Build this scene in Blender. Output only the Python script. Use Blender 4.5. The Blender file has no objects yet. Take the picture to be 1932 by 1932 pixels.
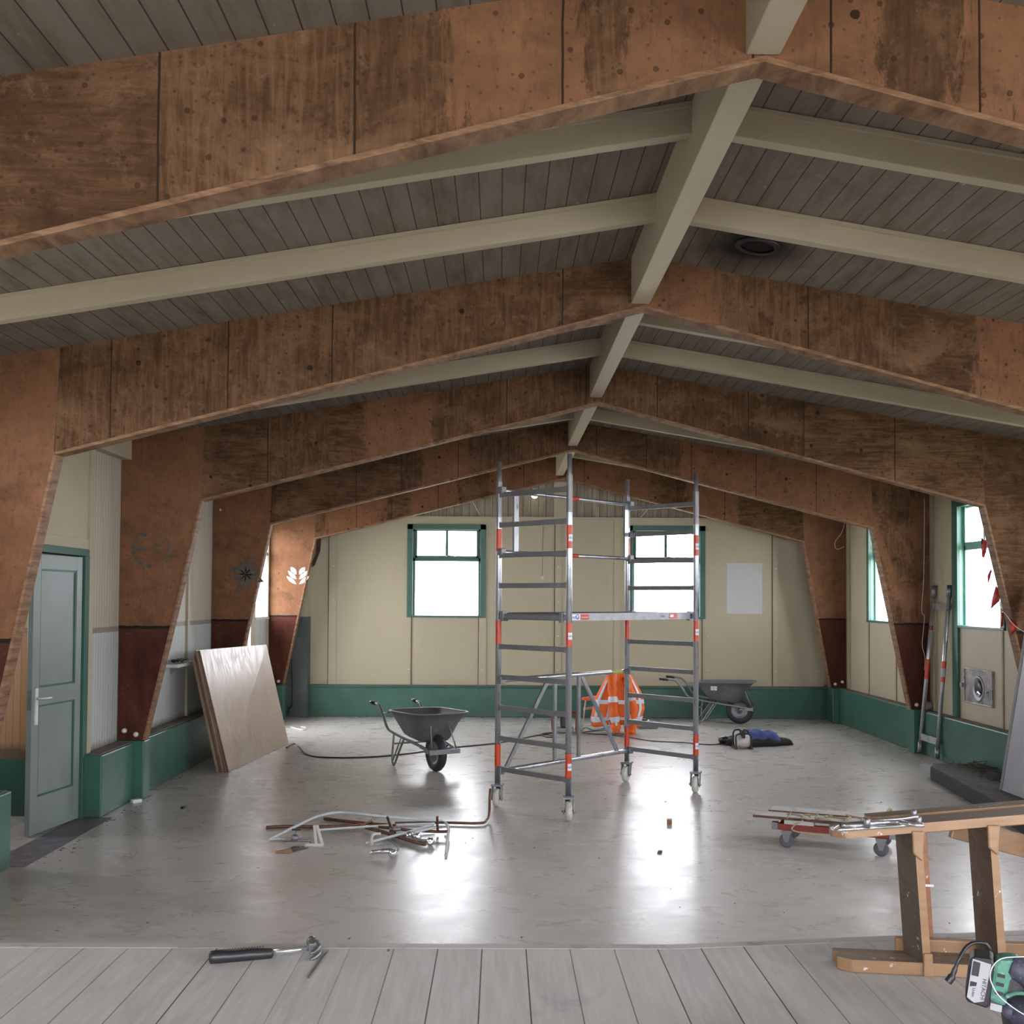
import bpy, bmesh, math, random
from mathutils import Vector, Matrix
random.seed(7)
SC = bpy.context.scene
COL = SC.collection

# ------------------------------------------------------------------ camera
FPX, PITCH, YAW, ROLL, CYP, CAMH = 2006.572, 1.619, -.657, -.35, 1072.85, 1.906
def ray(x, y):
    p, a, r = math.radians(PITCH), math.radians(YAW), math.radians(ROLL)
    u = (x - 966) / FPX; v = (CYP - y) / FPX
    c, s = math.cos(r), math.sin(r); u, v = c*u + s*v, -s*u + c*v
    c, s = math.cos(p), math.sin(p); Y = c - s*v; Z = s + c*v; X = u
    c, s = math.cos(a), math.sin(a); X, Y = c*X - s*Y, s*X + c*Y
    return Vector((X, Y, Z))
def up(x, y, ax, val):
    """the point of the plane ax = val seen at a place of the photograph"""
    d = ray(x, y); o = Vector((0, 0, CAMH)); i = 'xyz'.index(ax)
    return o + d * ((val - o[i]) / d[i])
cd = bpy.data.cameras.new('camera'); cam = bpy.data.objects.new('camera', cd); COL.objects.link(cam)
fwd = ray(966, CYP); rgt = (ray(966 + FPX, CYP) - fwd).normalized(); upv = rgt.cross(fwd).normalized(); fwd.normalize()
m = Matrix((rgt, upv, -fwd)).transposed().to_4x4(); m.translation = (0, 0, CAMH); cam.matrix_world = m
cd.sensor_width = 36; cd.lens = 36 * FPX / 1932; cd.shift_y = (CYP - 966) / 1932; cd.clip_start = .05; cd.clip_end = 200
SC.camera = cam

# ------------------------------------------------------------------ light
SKY = 9.0
w = bpy.data.worlds.new('overcast_sky'); SC.world = w; w.use_nodes = True
wn = w.node_tree; bg = wn.nodes['Background']
tc = wn.nodes.new('ShaderNodeTexCoord'); sp = wn.nodes.new('ShaderNodeSeparateXYZ'); rp = wn.nodes.new('ShaderNodeValToRGB')
wn.links.new(tc.outputs['Generated'], sp.inputs[0]); wn.links.new(sp.outputs['Z'], rp.inputs[0]); wn.links.new(rp.outputs[0], bg.inputs[0])
rp.color_ramp.elements[0].position = 0; rp.color_ramp.elements[0].color = (.90, .885, .965, 1)
rp.color_ramp.elements[1].position = .8; rp.color_ramp.elements[1].color = (.915, .90, .97, 1)
bg.inputs[1].default_value = SKY
SC.view_settings.view_transform = 'Standard'; SC.view_settings.look = 'None'
SC.view_settings.exposure = 1.3; SC.view_settings.gamma = 1; SC.view_settings.use_curve_mapping = False
SC.cycles.use_denoising = True
SC.cycles.max_bounces = 9; SC.cycles.diffuse_bounces = 7; SC.cycles.transparent_max_bounces = 12
SC.cycles.sample_clamp_indirect = 6
def portal(loc, axis, sx, sz):
    """daylight portal standing in a window opening; axis = direction into the room"""
    l = bpy.data.lights.new('daylight_portal', 'AREA'); l.shape = 'RECTANGLE'; l.size = sx; l.size_y = sz
    l.cycles.is_portal = True
    o = bpy.data.objects.new('daylight_portal', l); COL.objects.link(o); o.location = loc
    o.rotation_euler = Vector(axis).to_track_quat('-Z', 'Z').to_euler()

# ------------------------------------------------------------------ node helper
class NT:
    def __init__(s, name):
        s.m = bpy.data.materials.new(name); s.m.use_nodes = True; s.t = s.m.node_tree
        s.b = s.t.nodes['Principled BSDF']
    def n(s, ty, **k):
        o = s.t.nodes.new(ty)
        for a, v in k.items(): setattr(o, a, v)
        return o
    def put(s, sock, v):
        if isinstance(v, bpy.types.NodeSocket): s.t.links.new(v, sock)
        elif isinstance(v, tuple) and len(v) == 3 and len(sock.default_value) == 4: sock.default_value = (*v, 1)
        else: sock.default_value = v
    def op(s, o, a, b=0., c=0.):
        q = s.n('ShaderNodeMath', operation=o)
        for i, v in enumerate((a, b, c)): s.put(q.inputs[i], v)
        return q.outputs[0]
    def mix(s, f, a, b, mode='MIX'):
        q = s.n('ShaderNodeMix', data_type='RGBA', blend_type=mode)
        s.put(q.inputs[0], f); s.put(q.inputs[6], a); s.put(q.inputs[7], b); return q.outputs[2]
    def obj(s): return s.n('ShaderNodeTexCoord').outputs['Object']
    def sep(s, v):
        q = s.n('ShaderNodeSeparateXYZ'); s.put(q.inputs[0], v); return q.outputs
    def comb(s, x, y, z):
        q = s.n('ShaderNodeCombineXYZ')
        for i, v in enumerate((x, y, z)): s.put(q.inputs[i], v)
        return q.outputs[0]
    def scale(s, v, sc, off=(0, 0, 0)):
        q = s.n('ShaderNodeMapping'); s.put(q.inputs[0], v); q.inputs['Scale'].default_value = sc; q.inputs['Location'].default_value = off
        return q.outputs[0]
    def noise(s, v, sc, det=4., rough=.55, dist=0.):
        q = s.n('ShaderNodeTexNoise'); s.put(q.inputs['Vector'], v); q.inputs['Scale'].default_value = sc
        q.inputs['Detail'].default_value = det; q.inputs['Roughness'].default_value = rough; q.inputs['Distortion'].default_value = dist
        return q.outputs[0]
    def vor(s, v, sc, feat='F1', rnd=1.):
        q = s.n('ShaderNodeTexVoronoi', feature=feat); s.put(q.inputs['Vector'], v); q.inputs['Scale'].default_value = sc
        q.inputs['Randomness'].default_value = rnd; return q.outputs
    def white(s, w_):
        q = s.n('ShaderNodeTexWhiteNoise', noise_dimensions='1D'); s.put(q.inputs['W'], w_); return q.outputs['Value']
    def ramp(s, f, *st):
        q = s.n('ShaderNodeValToRGB'); s.put(q.inputs[0], f); e = q.color_ramp.elements
        while len(e) < len(st): e.new(.5)
        for i, (p, c) in enumerate(st):
            e[i].position = p; e[i].color = (*c, 1) if isinstance(c, tuple) else (c, c, c, 1)
        return q.outputs[0]
    def step(s, v, a, b):
        q = s.n('ShaderNodeMapRange'); s.put(q.inputs[0], v); q.inputs[1].default_value = a; q.inputs[2].default_value = b
        return q.outputs[0]
    def bump(s, h, st=.3, d=.01):
        q = s.n('ShaderNodeBump'); q.inputs['Strength'].default_value = st; q.inputs['Distance'].default_value = d
        s.put(q.inputs['Height'], h); s.put(s.b.inputs['Normal'], q.outputs[0])
    def out(s, col, rough=.6, metal=0., spec=.5):
        s.put(s.b.inputs['Base Color'], col); s.put(s.b.inputs['Roughness'], rough); s.b.inputs['Metallic'].default_value = metal
        s.b.inputs['Specular IOR Level'].default_value = spec; return s.m

def simple(name, col, rough=.6, metal=0., var=.18, sc=6., dirt=None, spec=.5):
    t = NT(name); o = t.obj(); n = t.noise(o, sc, 5, .6)
    c = t.mix(t.step(n, .3, .75), tuple(x*(1-var) for x in col), tuple(min(1, x*(1+var)) for x in col))
    if dirt:
        d = t.step(t.noise(o, sc*3.1, 7, .7), .56, .66); c = t.mix(t.op('MULTIPLY', d, .7), c, dirt)
    t.bump(n, .08, .004)
    return t.out(c, rough, metal, spec=spec)

# ------------------------------------------------------------------ materials
M = {}
def seams(t, v, pitch, width, off=0.):
    """1 on a board's joint, 0 elsewhere; also the board's number"""
    q = t.op('ADD', t.op('DIVIDE', v, pitch), off); f = t.op('FRACT', q)
    d = t.op('MINIMUM', f, t.op('SUBTRACT', 1., f))
    return t.op('LESS_THAN', d, width/pitch/2), t.op('FLOOR', q)

def m_floor():
    t = NT('floor_screed'); o = t.obj()
    big = t.noise(o, .55, 6, .6, .6); mid = t.noise(t.scale(o, (1, 2.2, 1)), 3.2, 8, .7, .8); fine = t.noise(t.scale(o, (1, 1.5, 1)), 34, 6, .75)
    c = t.ramp(mid, (.3, (.40, .37, .335)), (.5, (.485, .462, .435)), (.72, (.53, .512, .49)))
    c = t.mix(t.op('MULTIPLY', t.step(big, .52, .66), .45), c, (.30, .265, .225))
    c = t.mix(t.op('MULTIPLY', t.step(fine, .60, .70), .12), c, (.33, .31, .29))
    s = t.sep(o)
    # worn, browned patch in front of the doorway
    dx = t.op('ADD', s[0], 2.6); dy = t.op('SUBTRACT', s[1], 6.4)
    d = t.op('SQRT', t.op('ADD', t.op('MULTIPLY', dx, dx), t.op('MULTIPLY', t.op('MULTIPLY', dy, dy), .5)))
    pm = t.op('MULTIPLY', t.step(d, 2.6, .3), t.step(mid, .35, .6))
    c = t.mix(t.op('MULTIPLY', pm, .6), c, (.17, .13, .10))
    spk = t.op('LESS_THAN', t.vor(o, 7)[0], .028)
    c = t.mix(t.op('MULTIPLY', spk, .7), c, (.07, .055, .045))
    r = t.ramp(t.noise(t.scale(o, (1.2, 1.5, 1)), 2.6, 7, .62, .5), (.30, .25), (.5, .29), (.72, .35))
    t.bump(t.noise(o, 13, 6, .66, .5), .055, .006)
    return t.out(c, r, spec=.4)
def m_stage():
    t = NT('stage_boards'); o = t.obj(); s = t.sep(o)
    j, idx = seams(t, s[0], .122, .0035, .35)
    rnd = t.white(idx)
    gr = t.noise(t.scale(o, (14, 1.1, 1)), 3, 7, .65, .4)
    bl = t.noise(t.scale(o, (2, 1, 1)), 2.4, 6, .65, .5)
    c = t.ramp(gr, (.3, (.39, .385, .37)), (.6, (.50, .49, .475)), (.8, (.55, .54, .52)))
    c = t.mix(t.op('MULTIPLY', t.step(bl, .56, .68), .55), c, (.28, .28, .31))
    c = t.mix(t.op('MULTIPLY', rnd, .22), c, (.60, .58, .54))
    c = t.mix(t.op('LESS_THAN', t.vor(t.scale(o, (3, 1, 1)), 3)[0], .035), c, (.15, .12, .09))
    sp2 = t.op('GREATER_THAN', t.white(t.op('ADD', idx, 31.)), .35)
    c = t.mix(t.op('MULTIPLY', j, t.op('MULTIPLY_ADD', sp2, .6, .35)), c, (.045, .035, .028))
    t.bump(t.op('SUBTRACT', t.op('MULTIPLY', gr, .25), j), .35, .004)
    return t.out(c, .5, spec=.35)
def m_ceiling():
    t = NT('ceiling_boards'); o = t.obj(); s = t.sep(o)
    j, idx = seams(t, s[0], .116, .006); rnd = t.white(idx)
    n = t.noise(t.scale(o, (5, .8, 1)), 2.2, 7, .65)
    c = t.ramp(n, (.28, (.11, .084, .06)), (.5, (.178, .147, .118)), (.75, (.225, .19, .16)))
    c = t.mix(t.op('MULTIPLY', rnd, .25), c, (.24, .20, .165))
    st = t.step(t.noise(o, 1.9, 9, .78, .6), .54, .68); c = t.mix(t.op('MULTIPLY', st, .6), c, (.13, .09, .06))
    wh = t.step(t.noise(t.scale(o, (4, 1, 1)), 5, 4, .6), .70, .73); c = t.mix(t.op('MULTIPLY', wh, .5), c, (.45, .43, .40))
    c = t.mix(j, c, (.05, .038, .03))
    # soot round the old stove pipe's hole
    dx = t.op('SUBTRACT', s[0], 1.50); dy = t.op('SUBTRACT', s[1], 6.36)
    d = t.op('SQRT', t.op('ADD', t.op('MULTIPLY', dx, t.op('MULTIPLY', dx, 2.2)), t.op('MULTIPLY', dy, t.op('MULTIPLY', dy, 1.2))))
    d = t.op('ADD', d, t.op('MULTIPLY', t.noise(o, 4, 4), .35))
    c = t.mix(t.step(d, .80, .36), c, (.012, .010, .009))
    t.bump(t.op('SUBTRACT', t.op('MULTIPLY', n, .3), j), .4, .006)
    return t.out(c, .75, spec=.25)
def m_gable():
    t = NT('gable_boards'); o = t.obj(); s = t.sep(o)
    j, idx = seams(t, s[0], .125, .008); rnd = t.white(idx)
    n = t.noise(t.scale(o, (6, 1, .8)), 2.5, 7, .65)
    c = t.ramp(n, (.3, (.20, .16, .11)), (.6, (.36, .32, .24)), (.8, (.40, .36, .28)))
    c = t.mix(t.op('MULTIPLY', rnd, .35), c, (.22, .17, .115)); c = t.mix(j, c, (.06, .045, .03))
    return t.out(c, .75)
def m_cream(name, base=(.455, .405, .285), dirt=.25):
    t = NT(name); o = t.obj()
    n = t.noise(o, 1.4, 6, .6); n2 = t.noise(t.scale(o, (1, 1, .25)), 6, 6, .7)
    c = t.mix(t.step(n, .3, .7), tuple(x*.93 for x in base), base)
    c = t.mix(t.op('MULTIPLY', t.step(n2, .6, .75), dirt), c, (.33, .26, .17))
    c = t.mix(t.op('LESS_THAN', t.vor(o, 3.1)[0], .014), c, (.2, .12, .07))
    t.bump(n2, .06, .004)
    return t.out(c, .5, spec=.35)
def m_green(name='green_paint', c0=(.043, .125, .092)):
    t = NT(name); o = t.obj()
    n = t.noise(o, 2.5, 7, .65); c = t.mix(t.step(n, .3, .7), tuple(x*.78 for x in c0), tuple(x*1.12 for x in c0))
    ch = t.step(t.noise(o, 17, 7, .75), .675, .70); c = t.mix(t.op('MULTIPLY', ch, .55), c, (.36, .40, .36))
    s = t.sep(o)
    c = t.mix(t.op('MULTIPLY', t.step(t.op('ADD', s[2], t.op('MULTIPLY', n, .2)), .17, .07), .5), c, (.10, .09, .07))
    t.bump(n, .1, .005)
    return t.out(c, .38, spec=.4)
def m_ribbed(name, lo=(.47, .50, .48), hi=(.47, .43, .335), axis=1, split=1.60):
    t = NT(name); o = t.obj(); s = t.sep(o)
    j, idx = seams(t, s[axis], .062, .007); rnd = t.white(idx)
    n = t.noise(t.scale(o, (6, 6, .5)), 2.2, 7, .7)
    up_ = t.op('GREATER_THAN', s[2], split + .025)
    band = t.op('MULTIPLY', t.op('GREATER_THAN', s[2], split - .025), t.op('SUBTRACT', 1., up_))
    c = t.mix(up_, lo, hi)
    c = t.mix(t.op('MULTIPLY', t.step(n, .5, .72), .5), c, (.27, .22, .16))
    c = t.mix(t.op('MULTIPLY', rnd, .12), c, (.6, .6, .55))
    c = t.mix(t.op('MULTIPLY', band, .8), c, (.24, .18, .14))
    c = t.mix(t.op('MULTIPLY', t.step(t.op('ADD', s[2], t.op('MULTIPLY', n, .12)), .67, .60), .8), c, (.11, .08, .055))
    c = t.mix(t.op('MULTIPLY', j, .5), c, (.13, .11, .08))
    t.bump(t.op('SUBTRACT', 1., j), .5, .006)
    return t.out(c, .55, spec=.3)
def m_timber(name, seed, paint, zones=(), col=False, orange=(.195, .094, .047)):
    """portal frame plywood: raw sheets, butt joints, knots and what is left of orange paint"""
    t = NT(name); o = t.obj(); s = t.sep(o); x = t.op('ADD', s[0], seed*3.71); z = s[2]
    p2 = t.comb(x, z, 0.)
    warp = t.noise(o, 1.7, 4, .6); x2 = t.op('ADD', x, t.op('MULTIPLY', warp, .02))
    q = t.op('DIVIDE', x2, .71); fr = t.op('FRACT', q); wob = t.white(t.op('ADD', t.op('FLOOR', q), seed + 9.))
    cell = t.op('ADD', t.op('FLOOR', q), t.op('GREATER_THAN', fr, t.op('MULTIPLY_ADD', wob, .5, .45)))
    r1 = t.white(t.op('ADD', cell, seed)); r2 = t.white(t.op('ADD', cell, seed + 57.3))
    gl = t.noise(t.comb(t.op('MULTIPLY', x, .7), s[1], t.op('MULTIPLY', z, 6)), 4.2, 9, .7, 1.3)
    gv = t.noise(t.comb(t.op('MULTIPLY', x, 7), s[1], t.op('MULTIPLY', z, .7)), 4.2, 9, .7, .6)
    g = t.mix(t.op('GREATER_THAN', r2, .45), gl, gv)
    big = t.noise(t.scale(p2, (1, 1.5, 1)), 1.9, 9, .72, .4); mid = t.noise(t.scale(p2, (1, 1, 1), (4.2, 1.3, 0)), 6.5, 9, .78, .3)
    c = t.ramp(g, (.28, (.052, .026, .012)), (.47, (.102, .052, .025)), (.6, (.150, .080, .039)), (.76, (.22, .132, .072)))
    c = t.mix(t.op('MULTIPLY', t.step(r1, .2, 1.), .55), c, (.062, .030, .015))
    c = t.mix(t.op('MULTIPLY', t.step(big, .50, .66), .55), c, (.24, .14, .078))
    c = t.mix(t.op('MULTIPLY', t.step(big, .46, .33), .75), c, (.042, .022, .011))
    c = t.mix(t.op('MULTIPLY', t.step(mid, .56, .66), .40), c, (.26, .16, .098))
    c = t.mix(t.op('MULTIPLY', t.step(mid, .45, .36), .55), c, (.035, .018, .010))
    pn = t.noise(t.scale(o, (1.4, 1, .7)), 2.6, 9, .72, .7); pn2 = t.noise(t.scale(o, (3.4, 1, .9)), 2.6, 10, .78, .5)
    if col: pm = t.step(t.op('ADD', pn, paint), .48, .53)
    else:      # paint is left only on some lengths of the beam, with peeled edges
        xw = t.op('ADD', s[0], t.op('MULTIPLY', t.op('SUBTRACT', pn2, .5), .55)); pm = 0.
        for a, b in zones:
            pm = t.op('MAXIMUM', pm, t.op('MINIMUM', t.step(xw, a - .015, a + .015), t.step(xw, b + .015, b - .015)))
        pm = t.op('MULTIPLY', pm, t.step(t.op('ADD', pn2, paint), .50, .56)) if zones else t.op('MULTIPLY', t.step(pn2, .70, .73), .6)
    on = t.noise(o, 5, 8, .7)
    oc = t.ramp(on, (.3, tuple(v*.72 for v in orange)), (.5, orange), (.75, tuple(min(1, v*1.28) for v in orange)))
    oc = t.mix(t.op('MULTIPLY', t.step(t.noise(t.scale(o, (3, 1, .5)), 9, 9, .82), .53, .60), .65), oc, (.12, .058, .043))
    oc = t.mix(t.op('MULTIPLY', t.step(big, .48, .34), .6), oc, (.07, .036, .019))
    oc = t.mix(t.op('MULTIPLY', t.step(mid, .60, .68), .35), oc, (.30, .19, .13))
    c = t.mix(pm, c, oc)
    def spots(sc, th, var=2.):
        v = t.n('ShaderNodeTexVoronoi', voronoi_dimensions='2D'); t.put(v.inputs['Vector'], p2); v.inputs['Scale'].default_value = sc
        keep = t.op('GREATER_THAN', t.sep(v.outputs['Color'])[0], .45)
        return t.op('MULTIPLY', keep, t.op('LESS_THAN', t.op('ADD', v.outputs['Distance'], t.op('MULTIPLY', mid, .06)), th + .03))
    k = .9 if not col else .35
    c = t.mix(t.op('MULTIPLY', spots(1.9, .034), k), c, (.022, .012, .008)); c = t.mix(t.op('MULTIPLY', spots(6.5, .07), k*.7), c, (.030, .016, .010)); c = t.mix(t.op('MULTIPLY', spots(17., .10), k*.5), c, (.03, .018, .012))
    edge = t.op('ABSOLUTE', t.op('SUBTRACT', fr, t.op('MULTIPLY_ADD', wob, .5, .45)))
    joint = t.op('MULTIPLY', t.op('LESS_THAN', edge, .006), t.op('GREATER_THAN', wob, .25))
    if not col: c = t.mix(joint, c, (.03, .018, .01))
    if col:
        zz = t.op('ADD', z, t.op('MULTIPLY', t.noise(o, 9, 5), .03))
        low = t.op('LESS_THAN', zz, 1.625); line = t.op('MULTIPLY', t.op('LESS_THAN', zz, 1.645), t.op('GREATER_THAN', zz, 1.615))
        dk = t.ramp(t.noise(t.scale(o, (1, 1, .5)), 4, 8, .7), (.3, (.034, .011, .007)), (.55, (.080, .026, .016)), (.72, (.125, .055, .033)))
        dk = t.mix(t.op('MULTIPLY', t.step(t.noise(t.scale(o, (1, 1, 1.6)), 11, 9, .82), .60, .66), .5), dk, (.24, .18, .15))
        c = t.mix(low, c, dk); c = t.mix(line, c, (.02, .014, .012))
        ex = t.step(t.noise(o, 19, 8, .8), .63, .67); c = t.mix(t.op('MULTIPLY', ex, .35), c, (.30, .26, .23))
    t.bump(g, .3, .006)
    return t.out(c, .75, spec=.12)
def m_edge():
    t = NT('timber_edge'); o = t.obj(); n = t.noise(t.scale(o, (2, 1, 8)), 4, 7, .65, .6)
    c = t.ramp(n, (.3, (.09, .047, .025)), (.5, (.21, .115, .063)), (.75, (.33, .20, .12)))
    return t.out(c, .65, spec=.2)
def m_metal(name, col=(.62, .63, .65), rough=.35, sc=20.):
    t = NT(name); o = t.obj(); n = t.noise(t.scale(o, (1, 1, .3)), sc, 7, .7)
    c = t.mix(t.step(n, .35, .72), tuple(v*.72 for v in col), col)
    sp_ = t.step(t.noise(o, sc*2, 5, .7), .66, .70); c = t.mix(t.op('MULTIPLY', sp_, .4), c, (.75, .74, .70))
    return t.out(c, t.ramp(n, (.3, rough*.8), (.7, rough*1.4)), .85)
def m_glass():
    t = NT('window_glass'); t.t.nodes.remove(t.b)
    g = t.n('ShaderNodeBsdfGlossy'); g.inputs['Roughness'].default_value = .02; tr = t.n('ShaderNodeBsdfTransparent')
    tr.inputs[0].default_value = (.97, .985, .98, 1)
    mx = t.n('ShaderNodeMixShader'); lw = t.n('ShaderNodeLayerWeight'); lw.inputs[0].default_value = .3; fac = t.op('MULTIPLY_ADD', t.op('POWER', lw.outputs['Facing'], 4.), .3, .03)
    t.t.links.new(fac, mx.inputs[0]); t.t.links.new(tr.outputs[0], mx.inputs[1]); t.t.links.new(g.outputs[0], mx.inputs[2])
    t.t.links.new(mx.outputs[0], t.t.nodes['Material Output'].inputs[0]); return t.m
def m_ply():
    t = NT('birch_plywood'); o = t.obj()
    g = t.noise(t.scale(o, (1, 1, .22)), 9, 8, .62, 2.2); b = t.noise(o, 1.3, 5, .6)
    c = t.ramp(g, (.3, (.30, .22, .155)), (.55, (.40, .315, .24)), (.75, (.50, .43, .36)))
    c = t.mix(t.op('MULTIPLY', t.step(b, .4, .65), .5), c, (.38, .27, .19))
    return t.out(c, t.ramp(g, (.4, .3), (.7, .5)), spec=.5)
def m_pine(name, a, b_, rough=.45):
    t = NT(name); o = t.obj(); g = t.noise(t.scale(o, (1, 6, 6)), 5, 7, .6, 1.0)
    c = t.mix(t.step(g, .3, .7), a, b_)
    sp_ = t.step(t.noise(o, 24, 6, .75), .635, .65); c = t.mix(t.op('MULTIPLY', sp_, .8), c, (.62, .60, .58))
    return t.out(c, rough)
def m_rubber(): return simple('black_rubber', (.028, .027, .03), .6, 0, .3, 12)

M['floor'] = m_floor(); M['stage'] = m_stage(); M['ceiling'] = m_ceiling(); M['gable'] = m_gable()
M['cream'] = m_cream('cream_panel'); M['beam'] = m_cream('cream_beam_paint', (.44, .375, .275), .2)
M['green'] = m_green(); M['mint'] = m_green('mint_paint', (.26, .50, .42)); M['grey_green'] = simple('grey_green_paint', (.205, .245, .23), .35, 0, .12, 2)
M['ribbed'] = m_ribbed('ribbed_boards'); M['corridor'] = m_ribbed('corridor_boards', (.42, .22, .10), (.40, .40, .17), 0)
M['edge'] = m_edge(); M['alu'] = m_metal('aluminium', (.60, .62, .66), .3); M['alu_dull'] = m_metal('dull_aluminium', (.36, .36, .37), .5)
M['steel'] = m_metal('grey_steel', (.30, .31, .33), .45); M['chrome'] = m_metal('chrome', (.8, .82, .85), .15)
M['glass'] = m_glass(); M['ply'] = m_ply(); M['rubber'] = m_rubber()
M['ply_edge'] = simple('plywood_edge', (.20, .12, .075), .7, 0, .4, 60)
M['orange'] = simple('orange_red_tape', (.52, .058, .018), .35, 0, .12, 9, (.45, .08, .04))
M['white'] = simple('white_label', (.72, .73, .76), .4, 0, .05)
M['offwhite'] = simple('off_white', (.60, .58, .53), .5, 0, .15, 9, (.3, .27, .22))
M['blue'] = simple('blue_ink', (.03, .06, .30), .5)
M['black'] = simple('black_plastic', (.018, .018, .02), .4, 0, .2)
M['hiviz'] = simple('hi_vis_orange', (.82, .145, .015), .7, 0, .14, 5)
M['reflective'] = simple('reflective_tape', (.62, .66, .72), .35, 0, .08, 8)
M['pine'] = m_pine('ladder_pine', (.225, .125, .058), (.31, .185, .10)); M['pine_dirty'] = m_pine('trodden_wood', (.065, .046, .034), (.11, .08, .06), .6)
M['pine_red'] = m_pine('reddish_wood', (.24, .095, .045), (.32, .145, .07)); M['pine_grey'] = m_pine('greyed_wood', (.15, .115, .09), (.22, .18, .145), .5)
M['tray'] = simple('tray_metal_paint', (.115, .115, .115), .5, 0, .3, 4, (.20, .19, .17))
M['copper'] = simple('tarnished_copper', (.18, .082, .055), .4, .5, .4, 30)
M['pipe_white'] = simple('grey_white_plastic', (.52, .56, .57), .4, 0, .1, 20)
M['concrete'] = simple('black_concrete', (.028, .026, .026), .8, 0, .5, 14, (.16, .15, .14))
M['slab_top'] = simple('slab_dust', (.10, .097, .095), .8, 0, .4, 10, (.07, .06, .055))
M['red_frame'] = simple('red_metal_paint', (.22, .030, .020), .4, 0, .2, 12, (.12, .04, .03))
M['rope'] = simple('rope', (.34, .26, .16), .9, 0, .3, 80)
M['plank'] = simple('painted_plank', (.45, .46, .42), .55, 0, .15, 5, (.18, .11, .08))
M['plank_edge'] = simple('plank_edge', (.11, .05, .035), .7, 0, .4, 10)
M['red_flag'] = simple('red_pennant', (.55, .04, .025), .55, 0, .15)
M['denim'] = simple('blue_cloth', (.055, .085, .26), .85, 0, .4, 9); M['blackcloth'] = simple('black_cloth', (.010, .010, .013), .9, 0, .3)
M['tool_green'] = simple('tool_green', (.075, .22, .16), .5, 0, .2, 30, (.35, .42, .38))
M['dusty'] = simple('dusty_black_plastic', (.055, .055, .085), .5, 0, .5, 22, (.30, .31, .38))
M['bucket'] = simple('grey_plastic', (.045, .045, .045), .5, 0, .3, 10, (.12, .12, .13))
M['label_grey'] = simple('label_grey', (.36, .36, .38), .5, 0, .05)
M['poster'] = simple('pale_patch', (.50, .50, .49), .5, 0, .04)
M['brown_patch'] = simple('bare_wood_patch', (.09, .045, .02), .8, 0, .4)
M['motif_grey'] = simple('motif_grey', (.085, .075, .052), .6, 0, .4, 20); M['motif_white'] = simple('motif_white', (.42, .41, .38), .5, 0, .15, 20)
M['debris'] = simple('debris', (.13, .09, .06), .9, 0, .8, 30); M['ground'] = simple('outside_ground', (.33, .33, .27), .9, 0, .2, 1)
M['darkgrey'] = simple('dark_grey_paint', (.085, .10, .095), .6, 0, .3, 3, (.14, .13, .10))
M['door_grey'] = simple('grey_sheet', (.27, .26, .28), .45, 0, .12, 2)
M['sheet_edge'] = simple('grey_sheet_edge', (.15, .145, .15), .6)
M['skirt_dust'] = simple('dusty_ledge', (.17, .145, .12), .85, 0, .4, 12)

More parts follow.
